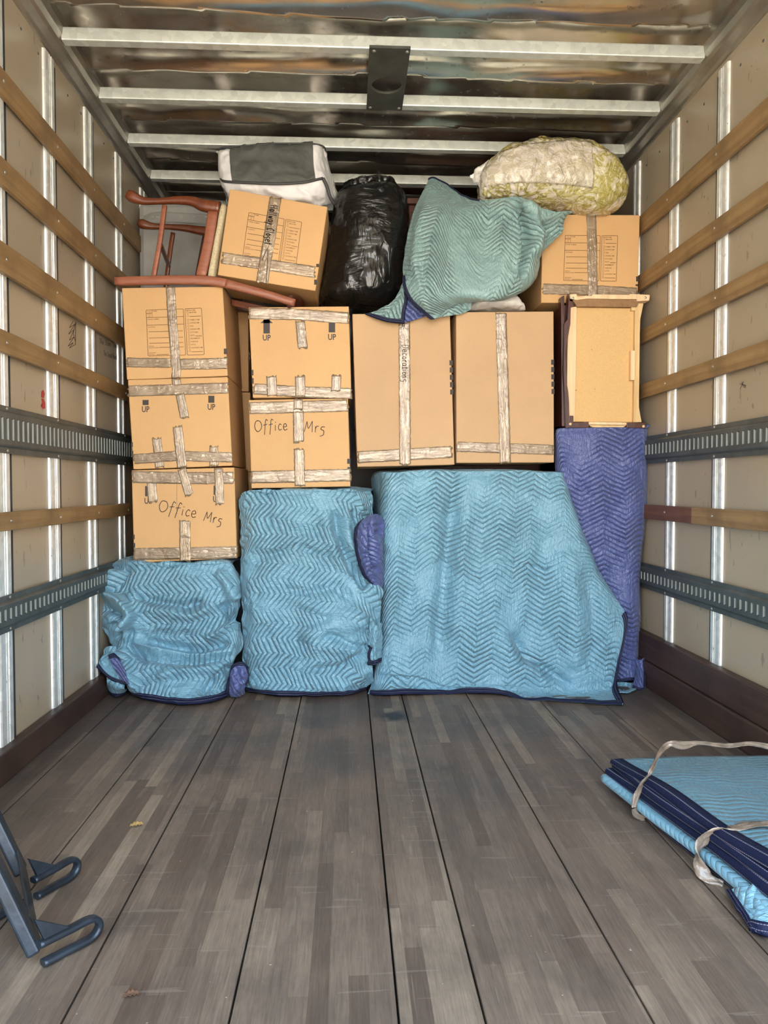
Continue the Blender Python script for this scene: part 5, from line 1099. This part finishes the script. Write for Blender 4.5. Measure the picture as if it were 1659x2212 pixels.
# loose lower corner towards the camera
t = thing('folded_blanket', 'bright teal loose blanket corner sticking out at the near end of the taped bundle', 'blanket', PZ(1640, 2000), 'folded blankets in the taped bundle')
ro = [[PZ(1572, 1925, .012), PZ(1600, 1915, .05), PZ(1640, 1905, .07), PZ(1700, 1900, .075)], [PZ(1586, 1955, .012), PZ(1610, 1950, .035), PZ(1645, 1950, .05), PZ(1700, 1945, .055)], [PZ(1606, 1985, .012), PZ(1625, 1985, .028), PZ(1650, 1985, .038), PZ(1700, 1980, .045)], [PZ(1620, 2008, .010), PZ(1632, 2013, .012), PZ(1655, 2020, .016), PZ(1700, 2025, .02)]]
o2, G2, N2 = sheet('quilted_cloth', ro, M_tealh2, t, (60, 70), None, amp=.004, nscale=14, seed=66, crumple=.002); hem('binding', G2, N2, 'left', t, .026); hem('binding', G2, N2, 'bottom', t, .024)
# the two bands of twisted packing tape round the bundle
M_band = M_bandt
def band(label, pts, wid):
    t = thing('tape_strap', label, 'tape', pts[0]); P_ = cat_rom(np.array(pts), 90); w_ = cat_rom(np.array(wid, float), 90)
    T = np.gradient(P_, axis=0); T /= np.linalg.norm(T, axis=1, keepdims=True); V = []; m = 6
    for i in range(90):
        a = w_[i, 1]; s = np.cross(T[i], [0, 0, 1.]); s = s / (np.linalg.norm(s) + 1e-9); u2 = np.cross(s, T[i]); dr = s * math.cos(a) + u2 * math.sin(a); nn = np.cross(T[i], dr)
        for j in range(m): V.append(P_[i] + dr * w_[i, 0] * (j / (m - 1) - .5) + nn * (.003 * math.sin(j * 2.2 + i * .35) + random.uniform(-.0006, .0006)))
    V = np.array(V); G = V.reshape(90, m, 3); Nq = normals(G); B = G - Nq * .0007; F = grid_faces(90, m); F2 = grid_faces(90, m, 90 * m)[:, ::-1]
    idx = np.arange(90 * m).reshape(90, m); loop = np.concatenate([idx[0], idx[1:, -1], idx[-1, -2::-1], idx[-2:0:-1, 0]]); nx_ = np.roll(loop, -1)
    uv = np.array([[i * .01, j * .01] for i in range(90) for j in range(m)])
    raw_p('band', np.concatenate([V, B.reshape(-1, 3)]), np.concatenate([F, F2, np.stack([loop, nx_, nx_ + 90 * m, loop + 90 * m], 1)]), M_band, t, uv=np.concatenate([uv, uv]), smooth=True)
yb = 2.02
band('twisted clear tape band looping high above the far end of the blanket bundle', [A_(.826, 2.00, .003), A_(.800, 2.00, .02), A_(.796, 2.00, .05), A_(.815, 2.005, .100), PY(1405, 1668, 2.02), PY(1422, 1632, 1.99), PY(1445, 1608, 1.95), PY(1475, 1610, 1.96), PY(1510, 1605, 1.98), PY(1570, 1611, 2.0), PY(1620, 1606, 2.02), PY(1690, 1620, 2.04)],
     [(.014, 1.5), (.020, 1.4), (.018, 1.5), (.022, 1.2), (.014, 1.2), (.012, 1.3), (.016, 1.5), (.022, 1.5), (.012, 1.7), (.012, 1.3), (.014, 1.5), (.02, 1.5)])
band('flat wrinkled tape band across the near end of the blanket bundle', [A_(.875, 1.66, .004), A_(.845, 1.68, .012), A_(.832, 1.70, .035), A_(.842, 1.71, .075), A_(.868, 1.70, .112), A_(.92, 1.69, .124), A_(1.0, 1.685, .135), A_(1.2, 1.68, .14)],
     [(.012, .5), (.030, .7), (.034, 1.2), (.032, 1.2), (.030, .7), (.030, .1), (.034, 0), (.034, 0)])

# ================================================================== dark steel rack, lower left
t = thing('steel_rack', 'blue black steel rack leaning on the left wall with looped wire feet', 'rack', PZ(75, 2060))
def bar(nm, a, b, w, d, ud):
    a, b = np.array(a, float), np.array(b, float); T = (b - a) / np.linalg.norm(b - a); ud = np.array(ud, float); ud -= T * (ud @ T); ud /= np.linalg.norm(ud); s = np.cross(T, ud)
    V = [p + s * w / 2 * i + ud * d / 2 * j for p in (a, b) for i, j in ((-1, -1), (1, -1), (1, 1), (-1, 1))]
    o = raw_p(nm, V, [(0, 3, 2, 1), (4, 5, 6, 7), (0, 1, 5, 4), (1, 2, 6, 5), (2, 3, 7, 6), (3, 0, 4, 7)], M_steel, t); bevel(o, .006, 3); return o
fa = PZ(76, 2052, .022); fb = PZ(46, 1884, .022)
lean = np.array([-.46, .02, 1.0])
bar('upright', fa, fa + lean * .78, .064, .026, (-1, -.35, 0)); bar('upright', fb, fb + lean * .60, .054, .026, (-1, -.35, 0))
ax = fb - fa
bar('cross_plate', fa + ax * .06 + [0, 0, .03], fb - ax * .02 + [0, 0, .03], .06, .006, (1, 0, .3))
bar('cross_bar', fa + lean * .56, fb + lean * .56, .03, .02, (1, 0, .3))
def foot(base, d, ln, h=.050, r=.0085):
    d = np.array(d, float); d /= np.linalg.norm(d); lo = h and .010
    P_ = [base + d * .0 + [0, 0, h - base[2]], base + d * ln * .5 + [0, 0, h - base[2]], base + d * (ln * .86) + [0, 0, h - base[2]], base + d * ln * 1.0 + [0, 0, (h + lo) / 2 + .008 - base[2]], base + d * ln * 1.0 + [0, 0, (h + lo) / 2 - .008 - base[2]], base + d * (ln * .86) + [0, 0, lo - base[2]], base + d * ln * .5 + [0, 0, lo - base[2]], base + d * ln * .06 + [0, 0, lo - base[2]]]
    o = sweep('looped_foot', P_, [(r * .8, r * 1.25)], M_steel, t, n=10, power=3, samples=60, up=(-d[1], d[0], 0))
    g = base + d * .012; q = np.array([-d[1], d[0], 0]) * .004
    V = [g + q + [0, 0, h - base[2]], g + q + d * .06 + [0, 0, h - base[2]], g + q + [-.02, 0, h + .045 - base[2]], g - q + [0, 0, h - base[2]], g - q + d * .06 + [0, 0, h - base[2]], g - q + [-.02, 0, h + .045 - base[2]]]
    raw_p('gusset', V, [(0, 1, 2), (5, 4, 3), (0, 3, 4, 1), (1, 4, 5, 2), (2, 5, 3, 0)], M_steel, t)
foot(PZ(84, 2085, .010) , PZ(190, 2030, .010) - PZ(84, 2085, .010), .125); foot(PZ(72, 1940, .010), PZ(150, 1895, .010) - PZ(72, 1940, .010), .12)
foot(PZ(-60, 2010, .010), PZ(20, 1965, .010) - PZ(-60, 2010, .010), .085)

# ================================================================== dry leaves
def leaf(label, p, size, ang, mat, w=.4):
    V, F = [], []; n = 14
    for i in range(n + 1):
        s = i / n; x = (s - .5) * size; hw = size * w * math.sin(math.pi * s) ** .8 * (1 - .25 * s); zc = .003 + .004 * math.sin(s * 3)
        for j in (-1, -.5, 0, .5, 1): V.append((x, j * hw * (1 + .12 * math.sin(i * 2.1 + j)), zc + .004 * abs(j) ** 1.5 + .0015 * math.sin(i * 1.7)))
    V = np.array(V); c, s_ = math.cos(ang), math.sin(ang); V[:, :2] = V[:, :2] @ np.array([[c, s_], [-s_, c]]); V += p; n2 = len(V)
    B = V - [0, 0, .0008]; F = grid_faces(n + 1, 5); idx = np.arange(n2).reshape(n + 1, 5); loop = np.concatenate([idx[0], idx[1:, -1], idx[-1, -2::-1], idx[-2:0:-1, 0]]); nx_ = np.roll(loop, -1)
    o = raw_p('dry_leaf', np.concatenate([V, B]), np.concatenate([F, F[:, ::-1] + n2, np.stack([loop, nx_, nx_ + n2, loop + n2], 1)]), mat, smooth=True); tag(rebase(o, p), label, 'leaf'); return o
leaf('curled tan dry leaf on the floor planks near the left', PZ(295, 1786), .035, .3, M_leaf); leaf('flat dark brown leaf fragment on the floor at the bottom left', PZ(283, 2155), .028, .2, M_leafb, .35)
# handwriting and marks on the linings
wl = bpy.data.objects['wall_left']; wr = bpy.data.objects['wall_right']
def onwall(X, ox, oy, sx=1.0, sk=0.0):
    d = .0008 if X < 0 else -.0008
    return lambda x, y: PX(ox + x * sx, oy + y + x * sk, X + d)
flat_strip(hand('The Slam Tour', onwall(XL, 215, 731, .55, .14), 11, 1.0, .75), 'handwriting', M_pen, wl); flat_strip(hand('The Dead Band', onwall(XL, 224, 757, .42, .14), 10, 1.0, .75), 'handwriting', M_pen, wl)
sc = [(158, 694), (150, 708), (162, 700), (148, 722), (160, 712), (150, 735), (160, 728), (147, 748), (158, 740), (150, 752), (163, 744), (164, 695), (158, 720), (163, 738)]
flat_strip([line_q(onwall(XL, 0, 0), a, b, 1.0) for a, b in zip(sc, sc[1:])], 'scribble', M_pen, wl)
rd = [[(91, 868), (90, 880), (93, 884), (98, 882), (98, 870), (94, 861), (89, 862)], [(90, 845), (89, 858), (95, 860), (97, 850), (94, 842)], [(88, 876), (90, 882), (92, 870)]]
flat_strip([[onwall(XL, 0, 0)(*p) for p in q] for q in rd], 'red_mark', M_penred, wl)
st_ = [((1598, 829), (1612, 833)), ((1602, 825), (1608, 838)), ((1606, 824), (1599, 840)), ((1608, 831), (1611, 838))]
flat_strip([line_q(onwall(XR, 0, 0), a, b, 1.1) for a, b in st_], 'scribble', M_pen, wr)

# ground outside the rear opening
V, F = boxv((-30, -40, -.95), (30, 10, -.85)); g = raw_p('ground', V, F, M_conc); struct(g)
